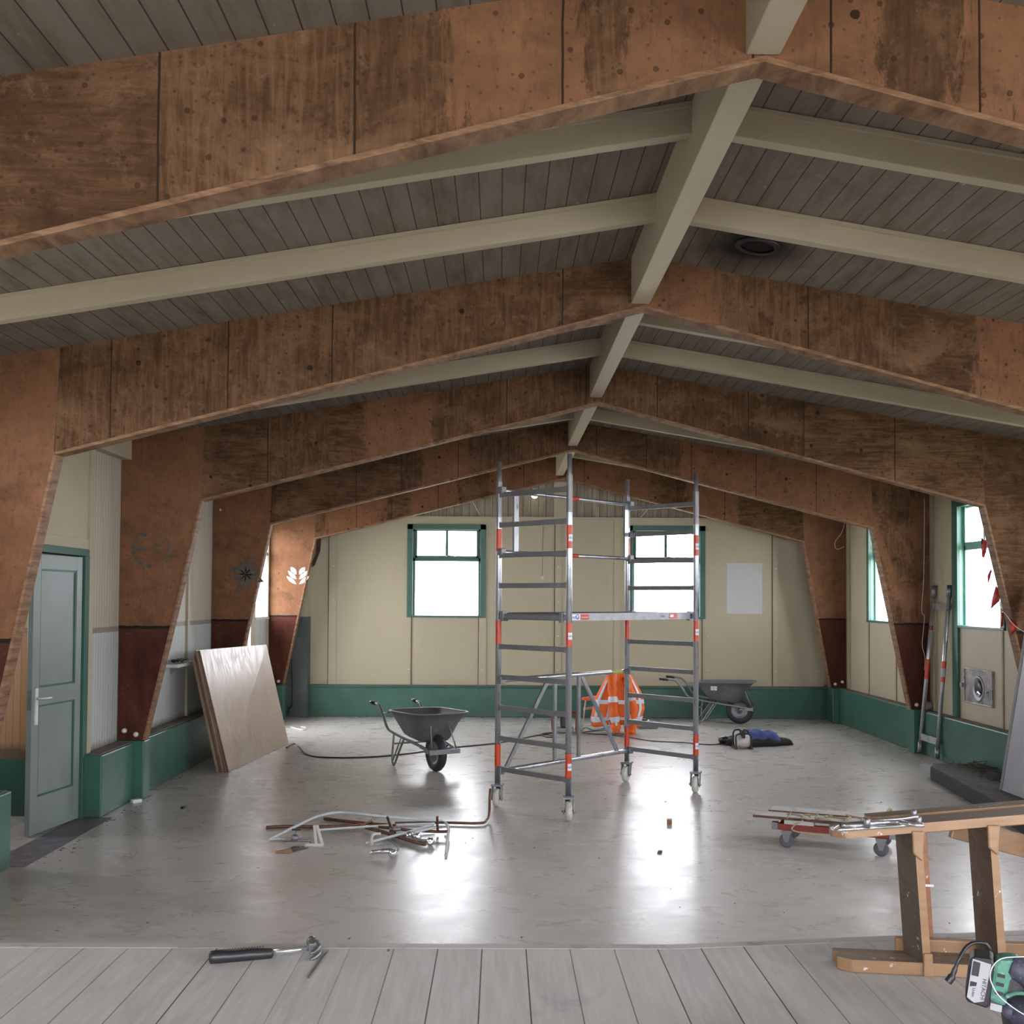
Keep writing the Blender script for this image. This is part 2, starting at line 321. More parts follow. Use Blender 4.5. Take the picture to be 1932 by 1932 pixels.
# ------------------------------------------------------------------ mesh helper
class MB:
    def __init__(s): s.v = []; s.f = []; s.sm = []; s.mi = []; s.cur = 0
    def add(s, vs, fs, smooth=False, T=None):
        b = len(s.v); s.v += [(T @ Vector(v)) if T else Vector(v) for v in vs]
        for f in fs: s.f.append([b + i for i in f]); s.sm.append(smooth); s.mi.append(s.cur)
        return s
    def box(s, x0, x1, y0, y1, z0, z1, T=None):
        v = [(x, y, z) for z in (z0, z1) for y in (y0, y1) for x in (x0, x1)]
        return s.add(v, [(0,2,3,1), (4,5,7,6), (0,1,5,4), (2,6,7,3), (0,4,6,2), (1,3,7,5)], False, T)
    def beam(s, a, b, w, h, side=(0, 0, 1)):
        """rectangular bar a->b: w across, h along `side`"""
        a, b = Vector(a), Vector(b); d = (b - a).normalized(); n = Vector(side); x = d.cross(n)
        if x.length < 1e-4: x = Vector((1, 0, 0))
        x.normalize(); n = x.cross(d).normalized()
        vs = [p + x*i*w/2 + n*j*h/2 for p in (a, b) for i, j in ((-1,-1), (1,-1), (1,1), (-1,1))]
        return s.add(vs, [(0,1,2,3), (7,6,5,4), (0,4,5,1), (1,5,6,2), (2,6,7,3), (3,7,4,0)])
    def prism(s, poly, axis, a, b, T=None):
        n = len(poly); P = lambda p, h: {'y': (p[0], h, p[1]), 'x': (h, p[0], p[1]), 'z': (p[0], p[1], h)}[axis]
        vs = [P(p, a) for p in poly] + [P(p, b) for p in poly]
        fs = [list(range(n)), list(range(2*n - 1, n - 1, -1))] + [(i, i + n, (i+1) % n + n, (i+1) % n) for i in range(n)]
        return s.add(vs, fs, False, T)
    def tube(s, pts, r, seg=10, cap=True, T=None, closed=False):
        pts = [Vector(p) for p in pts]; n = len(pts); rs = r if isinstance(r, (list, tuple)) else [r]*n
        vs = []; u = None
        for i, p in enumerate(pts):
            d = (pts[min(i+1, n-1)] - pts[max(i-1, 0)]).normalized()
            if u is None: u = d.cross(Vector((0, 0, 1)) if abs(d.z) < .9 else Vector((1, 0, 0))).normalized()
            u = (u - d*u.dot(d)).normalized(); w_ = d.cross(u)
            for k in range(seg):
                a = 2*math.pi*k/seg; vs.append(p + (u*math.cos(a) + w_*math.sin(a))*rs[i])
        fs = [(i*seg + k, i*seg + (k+1) % seg, (i+1)*seg + (k+1) % seg, (i+1)*seg + k) for i in range(n-1) for k in range(seg)]
        s.add(vs, fs, True, T)
        if cap:
            b = len(s.v) - len(vs)
            s.f.append([b + k for k in range(seg)][::-1]); s.f.append([b + (n-1)*seg + k for k in range(seg)]); s.sm += [False]*2; s.mi += [s.cur]*2
        return s
    def lathe(s, prof, seg=24, T=None, smooth=True):
        vs = []; n = len(prof)
        for r, z in prof:
            for k in range(seg):
                a = 2*math.pi*k/seg; vs.append((r*math.cos(a), r*math.sin(a), z))
        fs = [(i*seg + k, i*seg + (k+1) % seg, (i+1)*seg + (k+1) % seg, (i+1)*seg + k) for i in range(n-1) for k in range(seg)]
        return s.add(vs, fs, smooth, T)
    def grid(s, fn, nu, nv, smooth=True):
        vs = [fn(i/(nu-1), j/(nv-1)) for j in range(nv) for i in range(nu)]
        return s.add(vs, [(j*nu+i, j*nu+i+1, (j+1)*nu+i+1, (j+1)*nu+i) for j in range(nv-1) for i in range(nu-1)], smooth)
    def blob(s, c, r, T=None, nu=14, nv=9, wob=0.):
        def p(i, j):
            th = math.pi*j/(nv-1); ph = 2*math.pi*i/nu
            k = 1 + wob*math.sin(3*ph + c[0]*5)*math.sin(th) + wob*math.sin(7*ph + 4*th)*.4
            return (c[0] + r[0]*k*math.sin(th)*math.cos(ph), c[1] + r[1]*k*math.sin(th)*math.sin(ph), c[2] + r[2]*k*math.cos(th))
        vs = [p(i, j) for j in range(nv) for i in range(nu)]
        return s.add(vs, [(j*nu+i, (j+1)*nu+i, (j+1)*nu+(i+1) % nu, j*nu+(i+1) % nu) for j in range(nv-1) for i in range(nu)], True, T)
    def build(s, name, mat, parent=None, bevel=0., solid=0., sub=0, origin=None):
        me = bpy.data.meshes.new(name); vs = s.v
        if origin is not None: o_ = Vector(origin); vs = [v - o_ for v in vs]
        me.from_pydata([tuple(v) for v in vs], [], s.f)
        for m_ in (mat if isinstance(mat, (list, tuple)) else [mat]): me.materials.append(m_)
        me.polygons.foreach_set('use_smooth', s.sm); me.polygons.foreach_set('material_index', s.mi)
        bm = bmesh.new(); bm.from_mesh(me); bmesh.ops.recalc_face_normals(bm, faces=bm.faces); bm.to_mesh(me); bm.free()
        o = bpy.data.objects.new(name, me); COL.objects.link(o)
        if origin is not None: o.location = origin
        if parent:
            o.parent = parent
        if solid: q = o.modifiers.new('thickness', 'SOLIDIFY'); q.thickness = solid; q.offset = 0
        if sub: q = o.modifiers.new('smooth', 'SUBSURF'); q.levels = sub; q.render_levels = sub
        if bevel: q = o.modifiers.new('bevel', 'BEVEL'); q.width = bevel; q.segments = 2; q.limit_method = 'ANGLE'
        return o
def tag(o, label, cat, group=None, kind=None):
    o['label'] = label; o['category'] = cat
    if group: o['group'] = group
    if kind: o['kind'] = kind
    return o
def empty(name, loc=(0, 0, 0), rz=0., label=None, cat=None, group=None):
    o = bpy.data.objects.new(name, None); COL.objects.link(o); o.location = loc; o.rotation_euler.z = rz; o.empty_display_size = .1
    if label: tag(o, label, cat, group)
    return o
def struct(o): o['kind'] = 'structure'; return o
def sroot(name, loc=(0, 0, 0)): return struct(empty(name, loc))
def lettering(body, size, mat, parent, T, name='lettering', ext=.0006):
    c = bpy.data.curves.new(name, 'FONT'); c.body = body; c.size = size; c.extrude = ext; c.align_x = 'CENTER'; c.align_y = 'CENTER'; c.resolution_u = 3
    t = bpy.data.objects.new('tmp', c); COL.objects.link(t); dg = bpy.context.evaluated_depsgraph_get()
    me = bpy.data.meshes.new_from_object(t.evaluated_get(dg)); COL.objects.unlink(t); bpy.data.objects.remove(t)
    me.materials.clear(); me.materials.append(mat); me.transform(T); me.name = name
    o = bpy.data.objects.new(name, me); COL.objects.link(o); o.parent = parent; return o
def smooth_path(pts, n=6):
    P = [Vector(p) for p in pts]; out = []
    for i in range(len(P) - 1):
        a, b, c, d = P[max(i-1, 0)], P[i], P[i+1], P[min(i+2, len(P)-1)]
        for k in range(n):
            t = k/n; out.append(.5*((2*b) + (c-a)*t + (2*a-5*b+4*c-d)*t*t + (3*b-a-3*c+d)*t**3))
    return out + [P[-1]]
def RZ(a): return Matrix.Rotation(a, 4, 'Z')
def TR(x, y, z): return Matrix.Translation((x, y, z))

# ------------------------------------------------------------------ the hall: constants
XR = .911; XL, XT = -3.60, 5.42                     # ridge, left and right wall face
FY = {k: .422 + 3.229*k for k in range(1, 6)}        # front faces of the five portal frames
YB = 17.30; YF = -3.2                                # back wall face, wall behind the camera
ZF, ZK, ZR, ZT = .551, 2.834, 3.806, 4.145
def roof(x): return ZT - .1665*abs(x - XR)
SZ = .935; SY = 3.04                                 # stage top and edge

# floor, stage
struct(MB().box(-4.0, 5.7, YF, 17.6, -.1, 0).build('floor', M['floor']))
st = sroot('floor_stage')
def edge_y(x): return 3.022 + .0 if x < .5 else 3.022 + (x - .5)*.128 if x < 1.6 else 3.163
e_pts = [(x, edge_y(x)) for x in (XL, .5, 1.6, XT)]
MB().prism([(XL, YF)] + [(x, y - .045) for x, y in e_pts] + [(XT, YF)], 'z', .90, SZ).build('stage_boards', M['stage'], st)
MB().prism([(x, y - .045) for x, y in e_pts] + [(x, y) for x, y in e_pts[::-1]], 'z', .895, SZ + .001).build('stage_nosing', simple('stage_nosing_paint', (.42, .41, .395), .45, 0, .15, 3, (.19, .18, .17)), st, bevel=.004)
MB().prism([(x, y - .06) for x, y in e_pts] + [(x, y - .03) for x, y in e_pts[::-1]], 'z', 0, .895).build('stage_front', M['cream'], st)
struct(st)

# walls with openings: (u0,u1,z0,z1) holes
def holed(mb, axis, f0, f1, u0, u1, z0, z1, holes):
    us = sorted({u0, u1, *[h[0] for h in holes], *[h[1] for h in holes]}); 
    for a, b in zip(us, us[1:]):
        hs = sorted([(h[2], h[3]) for h in holes if h[0] <= a + 1e-6 and h[1] >= b - 1e-6]); z = z0
        for p, q in hs + [(z1, z1)]:
            if p > z + 1e-6:
                if axis == 'x': mb.box(f0, f1, a, b, z, p)
                else: mb.box(a, b, f0, f1, z, p)
            z = max(z, q)
    return mb
WZ0, WZ1 = 1.60, 3.11
WL, WR = (-1.505, -.227), (2.075, 3.35)              # back windows (x)
R3, R4 = (8.10, 9.38), (11.33, 12.60); R5 = (14.32, 15.60); R1 = (4.4, 6.3)
L1 = (4.3, 6.5)
struct(holed(MB(), 'y', YB, YB + .12, XL - .12, XT + .12, 0, 3.237, [(a+.07, b-.07, WZ0+.02, WZ1-.07) for a, b in (WL, WR)]).build('wall_back', M['cream']))
g = MB().prism([(XL - .12, 3.237), (XT + .12, 3.237), (XT + .12, roof(XT) + .04), (XR, ZT + .04), (XL - .12, roof(XL) + .04)], 'y', YB + .03, YB + .12)
struct(g.build('wall_gable', M['gable']))
RH = [(a+.07, b-.07, WZ0+.02, WZ1-.07) for a, b in (R3, R4, R5)] + [(R1[0], R1[1], 1.5, 3.1), (-1.8, 1.6, 1.75, 3.0)]
struct(holed(MB(), 'x', XT, XT + .12, YF, YB, 0, 3.46, RH).build('wall_right', M['cream']))
DOOR = (7.56, 9.22)
LH = [(DOOR[0], DOOR[1], 0, 2.25), (14.72, 15.44, .02, 2.95), (15.68, 16.52, 1.60, 2.97), (L1[0], L1[1], 1.5, 3.1)]
struct(holed(MB(), 'x', XL - .12, XL, YF, YB, 0, 3.46, LH).build('wall_left', M['ribbed']))
struct(holed(MB(), 'y', YF - .12, YF, XL - .12, XT + .12, 0, 3.46, [(-3.2, .4, 1.3, 3.2), (1.4, 5.0, 1.3, 3.2)]).build('wall_front', M['cream']))
struct(MB().prism([(XL - .12, 3.46), (XT + .12, 3.46), (XR, ZT + .04)], 'y', YF - .12, YF).build('wall_front', M['gable']))
cl = MB()
for s_ in (-1, 1):
    xe = XL - .4 if s_ < 0 else XT + .4
    cl.prism([(XR, ZT), (xe, roof(xe)), (xe, roof(xe) + .08), (XR, ZT + .08)], 'y', YF - .4, YB + .4)
struct(cl.build('ceiling', M['ceiling']))
struct(MB().box(-30, 30, -20, 45, -.6, -.5).build('ground_outside', M['ground']))
# corridor behind the left doorway
co = sroot('wall_corridor')
MB().box(-5.6, XL - .12, 9.45, 9.55, .45, 2.9).build('boarded_wall', M['corridor'], co)
MB().box(-5.6, XL - .12, 9.40, 9.50, -.02, .47).build('corridor_plinth', M['green'], co)
holed(MB(), 'x', -5.7, -5.6, 5.5, 9.55, -.1, 2.9, [(8.0, 8.7, 1.5, 2.3)]).build('corridor_side', M['cream'], co)
MB().box(-5.7, XL - .12, 5.4, 5.5, -.1, 2.9).build('corridor_end', M['cream'], co)
MB().box(-5.7, XL - .12, 5.4, 9.6, 2.9, 2.95).build('corridor_ceiling', M['cream'], co)
MB().box(-5.7, XL - .12, 5.4, 9.6, -.12, -.02).build('corridor_floor', M['floor'], co)
portal((-5.75, 8.35, 1.9), (1, 0, 0), .8, .9)

# ------------------------------------------------------------------ plinths (green masonry base)
def baseboard(name, mb, led):
    o = struct(mb.build(name, M['green'], bevel=.012)); led.build('dusty_ledge', M['skirt_dust'], o); return o
PLX, PRX = -3.42, 5.285
mb, ld = MB(), MB()
for a, b in ((YF, DOOR[0]), (9.25, 14.68), (15.5, YB)):
    mb.box(XL, PLX, a, b, 0, .535); ld.box(XL, PLX - .025, a + .02, b - .02, .534, .541)
for k in range(1, 6): mb.box(XL, -3.335, FY[k] - .03, FY[k] + .16, 0, .548)
baseboard('baseboard_left', mb, ld)
mb, ld = MB(), MB()
mb.box(PRX, XT, YF, YB, 0, .535); ld.box(PRX + .02, XT, YF, YB, .534, .541)
for k in range(1, 6): mb.box(5.19, XT, FY[k] - .03, FY[k] + .16, 0, .548)
baseboard('baseboard_right', mb, ld)
mb, ld = MB(), MB()
mb.box(XL, XT, 17.14, YB, 0, .50); mb.box(XL, XT, 17.125, YB, .465, .485); ld.box(XL, XT, 17.16, YB, .499, .506)
baseboard('baseboard_back', mb, ld)
# boxed corner, left back
bx = sroot('trim_corner'); 
MB().box(XL, -3.06, 17.02, YB, .5, 1.6).build('grey_boxing', M['darkgrey'], bx); MB().box(XL, -3.06, 17.02, YB, 1.6, 3.3).build('cream_boxing', M['cream'], bx)
MB().box(XL, -3.05, 17.0, YB, 0, .5).build('green_boxing', M['darkgrey'], bx)

# battens, ledges and trims on the walls
tr = MB()
for a, b in ((-2.77, -2.64), (-.335, -.215), (.90, 1.0), (4.45, 4.54), (1.86, 1.96)): tr.box(a, b, YB - .016, YB, .5, WZ0 - .01 if a in (-.335,) else 3.22)
tr.box(XL, XT, YB - .03, YB, 3.205, 3.24); tr.box(5.27, 5.30, YB - .012, YB, .5, 3.2)
struct(tr.build('trim_1', M['cream'], bevel=.003))
tj = MB()
for x in (-1.43, -2.775, -.34, 3.30, .893, 4.443): tj.box(x - .004, x + .004, YB - .0175, YB, .5, WZ0 if x in (-1.43, 3.30, -.34) else 3.2)
struct(tj.build('trim_2', M['plank_edge']))
rv = MB()
for x in (-2.70, -1.46, -.27, .95, 3.39, 4.50, 5.2):
    for z in (.75, 1.3, 1.55 if x in (-1.46, 3.39) else 1.86, 2.42, 2.98): 
        if x in (-1.46, 3.39, -.27) and z > 1.54: continue
        rv.lathe([(.0, .008), (.012, .006), (.016, 0)], 8, TR(x, YB - .016, z) @ Matrix.Rotation(math.pi/2, 4, 'X'))
struct(rv.build('trim_3', M['offwhite']))
struct(MB().prism([(.875, 3.24), (1.143, 3.24), (1.143, 4.15), (.875, 4.15)], 'y', YB - .03, YB + .03).build('trim_4', M['cream']))
tr = MB()   # right wall battens
for y in (15.55, 14.48, 11.40, 8.2): tr.box(XT - .014, XT, y - .02, y + .02, .54, 1.6)
tr.box(XT - .014, XT, 13.18, 13.22, .54, 3.4); tr.box(XT - .014, XT, 16.36, 16.42, .54, 3.4)
struct(tr.build('trim_5', simple('batten_tan', (.36, .29, .19), .6), bevel=.003))
struct(MB().box(XT - .03, XT, 12.47, 12.62, .54, 3.3).build('trim_6', M['green']))
tr = MB()   # left wall trims
tr.box(XL, XL + .03, 9.30, 9.39, .54, 3.2); tr.box(XL, XL + .025, 12.27, 12.33, .54, 3.3); tr.box(XL, XL + .02, 6.9, 9.39, 2.31, 2.40)
tr.box(XL, XL + .02, 15.46, 15.67, .5, 3.2); tr.box(XL, XL + .02, 16.50, 16.58, .5, 3.2)
struct(tr.build('trim_7', M['cream'], bevel=.003))
tr = MB()
for k in (1, 2, 3, 4): tr.box(XL, XL + .10, FY[k] + .115, FY[k+1] - .005, 3.2, 3.44); tr.box(XT - .05, XT, FY[k] + .115, FY[k+1] - .005, 3.3, 3.44)
struct(tr.build('trim_8', M['beam'], bevel=.004))
struct(MB().box(XL + .001, XL + .006, 6.9, 9.30, 2.40, 3.2).build('trim_9', M['cream']))
struct(MB().box(XL - .02, -3.32, DOOR[0], 9.25, 0, .004).build('trim_10', simple('threshold_slate', (.13, .12, .14), .5, 0, .4, 9, (.28, .26, .25))))

# ------------------------------------------------------------------ windows
def window(n, u0, u1, z0, z1, T, sash, inward):
    """local x = width, y = outward, z up; T places it"""
    r = sroot('window_%d' % n); w_ = u1 - u0
    f = MB()
    for a in ((u0, u0 + .09), (u1 - .09, u1)): f.box(a[0], a[1], -.022, .02, z0, z1, T)
    f.box(u0, u1, -.022, .02, z1 - .085, z1, T); f.box(u0, u1, -.028, .03, z0 - .005, z0 + .022, T)
    f.build('window_frame', M['green'], r, bevel=.003)
    rev = MB(); i0, i1 = u0 + .07, u1 - .07; h0, h1 = z0 + .02, z1 - .07
    rev.box(i0, i0 + .012, .02, .13, h0, h1, T); rev.box(i1 - .012, i1, .02, .13, h0, h1, T); rev.box(i0, i1, .02, .13, h1 - .012, h1, T); rev.box(i0, i1, .02, .15, h0 - .01, h0 + .008, T)
    rev.build('reveal', sash, r)
    zt = z0 + .955; s = MB()
    for a in ((i0, i0 + .055), (i1 - .055, i1)): s.box(a[0], a[1], .07, .11, h0, h1, T)
    for a in ((h1 - .035, h1), (zt - .045, zt + .005), (h0, h0 + .01)): s.box(i0, i1, .07, .11, a[0], a[1], T)
    s.box(i0 + .055, i1 - .055, .055, .10, zt + .005, zt + .045, T); s.box(i0 + .055, i0 + .085, .055, .10, zt, h1, T); s.box(i1 - .085, i1 - .055, .055, .10, zt, h1, T)
    mid = (i0 + i1)/2; s.box(mid - .022, mid + .022, .06, .10, zt, h1, T)
    s.build('sash', sash, r, bevel=.002)
    MB().tube([T @ Vector((mid - .02, .045, zt + .03)), T @ Vector((mid + .03, .03, zt + .05)), T @ Vector((mid + .16, .035, zt + .03))], .006, 6).build('window_stay', M['steel'], r)
    for a, b, c, d in ((i0+.06, mid-.009, zt+.045, h1-.035), (mid+.009, i1-.06, zt+.045, h1-.035), (i0+.055, i1-.055, h0+.01, zt-.045)):
        MB().box(a, b, .088, .091, c, d, T).build('pane', M['glass'], r)
    c = T @ Vector((mid, .2, (z0 + z1)/2)); portal(c, inward, w_, z1 - z0)
    return r
Tb = TR(0, YB, 0)
window(1, *WL, WZ0, WZ1, Tb, M['green'], (0, -1, 0)); window(2, *WR, WZ0, WZ1, Tb, M['green'], (0, -1, 0))
Tr = TR(XT, 0, 0) @ Matrix.Rotation(-math.pi/2, 4, 'Z')           # local x -> -y, local y -> +x
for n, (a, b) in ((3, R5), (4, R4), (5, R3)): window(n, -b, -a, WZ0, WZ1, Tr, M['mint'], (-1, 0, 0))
r = sroot('window_6')        # left, beside the fifth frame
f = MB(); f.box(XL - .12, XL + .01, 15.66, 15.70, 1.58, 3.0); f.box(XL - .12, XL + .01, 16.50, 16.54, 1.58, 3.0); f.box(XL - .12, XL + .03, 15.66, 16.54, 1.57, 1.61); f.box(XL - .12, XL, 15.66, 16.54, 2.55, 2.60); f.box(XL - .12, XL, 15.66, 16.54, 2.95, 3.0)
f.build('window_frame', M['offwhite'], r); MB().box(XL - .07, XL - .067, 15.70, 16.50, 1.61, 2.95).build('pane', M['glass'], r)
r = sroot('door_2')          # glazed outside door in the left wall
f = MB(); f.box(XL - .12, XL + .01, 14.68, 14.74, 0, 3.0); f.box(XL - .12, XL + .01, 15.42, 15.47, 0, 3.0); f.box(XL - .12, XL + .01, 14.68, 15.47, 2.93, 3.0); f.box(XL - .12, XL + .01, 14.68, 15.47, 0, .03)
f.build('door_frame', M['offwhite'], r)
d = MB(); d.box(XL - .09, XL - .05, 14.74, 14.80, .03, 2.93); d.box(XL - .09, XL - .05, 15.36, 15.42, .03, 2.93); d.box(XL - .09, XL - .05, 14.74, 15.42, .03, .25)
d.build('door_leaf', M['offwhite'], r); MB().box(XL - .072, XL - .069, 14.80, 15.36, .25, 2.93).build('pane', M['glass'], r)
portal((XL - .2, 15.62, 1.6), (1, 0, 0), 1.9, 2.9)
for (a, b), x, n in ((L1, XL - .06, 7), (R1, XT + .06, 8), ((-1.8, 1.6), XT + .06, 9)):  # unseen side windows near the stage, added for fill light
    r = sroot('window_%d' % n); f = MB(); z0, z1 = (1.5, 3.1) if n < 9 else (1.75, 3.0)
    for y in (a, (a + b)/2 - .03, b - .06): f.box(x - .04, x + .04, y, y + .06, z0, z1)
    f.box(x - .04, x + .04, a, b, z0, z0 + .06); f.box(x - .04, x + .04, a, b, z1 - .06, z1); f.build('window_frame', M['green'], r)
    MB().box(x, x + .003, a, b, z0, z1).build('pane', M['glass'], r)
    portal((x + (.15 if x > 0 else -.15), (a+b)/2, (z0+z1)/2), (-1 if x > 0 else 1, 0, 0), b - a, z1 - z0)
for n, (a, b) in ((10, (-3.2, .4)), (11, (1.4, 5.0))):  # unseen windows behind the camera, added and sized to light the stage
    r = sroot('window_%d' % n); f = MB()
    for x in (a, (a+b)/2 - .03, b - .06): f.box(x, x + .06, YF - .1, YF - .02, 1.3, 3.2)
    f.box(a, b, YF - .1, YF - .02, 1.3, 1.36); f.box(a, b, YF - .1, YF - .02, 3.14, 3.2); f.build('window_frame', M['green'], r)
    MB().box(a, b, YF - .06, YF - .057, 1.3, 3.2).build('pane', M['glass'], r)
    portal(((a+b)/2, YF - .2, 2.25), (0, 1, 0), b - a, 1.9)

# ------------------------------------------------------------------ interior door, standing ajar
dr = sroot('door_1')
f = MB(); f.box(XL - .10, XL + .035, DOOR[0] - .06, 9.28, 2.25, 2.31); f.box(XL - .10, XL + .035, 9.20, 9.29, 0, 2.25); f.box(XL - .10, XL + .035, DOOR[0] - .06, DOOR[0], .53, 2.25)
f.build('door_frame', M['green'], dr, bevel=.003)
hp = Vector((-3.585, 9.18)); ep = Vector((-3.69, 8.47)); dv = (ep - hp).normalized(); Lw = (ep - hp).length
TD = Matrix(((dv.x, dv.y, 0, hp.x), (dv.y, -dv.x, 0, hp.y), (0, 0, 1, 0), (0, 0, 0, 1)))   # x along leaf from hinge, y towards the corridor
lf = MB()
lf.box(0, .085, 0, .045, .012, 2.24, TD); lf.box(Lw - .10, Lw, 0, .045, .012, 2.24, TD)
for a, b in ((.012, .30), (1.03, 1.17), (2.12, 2.24)): lf.box(.085, Lw - .10, 0, .045, a, b, TD)
leaf = lf.build('door_leaf', M['grey_green'], dr, bevel=.003)
pn = MB(); pn.box(.085, Lw - .10, .016, .03, .30, 1.03, TD); pn.box(.085, Lw - .10, .016, .03, 1.17, 2.12, TD); pn.build('door_panel', M['grey_green'], leaf)
mo = MB()
for a, b in ((.30, 1.03), (1.17, 2.12)):
    for q in ((.085, .10, a, b), (Lw - .115, Lw - .10, a, b), (.085, Lw - .10, a, a + .014), (.085, Lw - .10, b - .014, b)): mo.box(q[0], q[1], .006, .018, q[2], q[3], TD)
mo.build('panel_moulding', M['green'], leaf)
h = MB(); h.box(Lw - .075, Lw - .035, -.010, 0, .88, 1.17, TD)
h.tube([TD @ Vector(p) for p in ((Lw - .055, -.01, 1.09), (Lw - .055, -.055, 1.09), (Lw - .07, -.062, 1.09), (Lw - .18, -.058, 1.085))], .010, 8)
h.build('door_handle', simple('handle_aluminium', (.72, .72, .72), .35, .3), leaf)
h = MB(); h.box(Lw, Lw + .004, .008, .036, 1.0, 1.16, TD); h.box(Lw, Lw + .02, .016, .028, 1.08, 1.095, TD); h.build('lock', M['steel'], leaf)

# ------------------------------------------------------------------ portal frames
MOT = {}
def leaf_poly(cx, cz, ang, l, w_):
    pts = []
    for k in range(12):
        t = k/11; pts.append((t*l, w_*math.sin(math.pi*t)**.8))
    pts += [(p[0], -p[1]) for p in pts[-2:0:-1]]
    c, s = math.cos(ang), math.sin(ang); return [(cx + c*x - s*z, cz + s*x + c*z) for x, z in pts]
ADJ = {1: (0, 0, 0, 0), 2: (.026, .022, 0, 0), 3: (.027, -.012, -.04, -.063), 4: (.008, -.012, 0, 0), 5: (.085, 0, 0, .05)}
ZONES = {(1, -1): ((-1.12, -.62), (-.47, .0)), (1, 1): ((.0, .42), (.70, 3.8)), (2, 1): ((.0, .50), (2.2, 3.8)), (3, -1): ((-2.2, -1.55),), (4, 1): ((1.35, 3.8),), (4, -1): ((-1.9, -1.3),), (5, -1): ((-3.6, -2.7), (-2.3, -1.6), (-1.1, .0)), (5, 1): ((.2, 1.4), (2.0, 2.8))}
DESC = {1: ('nearest of the timber portal frames, its beam filling the top of the view'),
        2: ('second timber portal frame, spanning above the grey door'),
        3: ('third timber portal frame, faded ring motif on its left column'),
        4: ('fourth timber portal frame, dark leaf rosette on its left column'),
        5: ('farthest timber portal frame, white leaf motif on its brightly lit left column')}
TH = .11
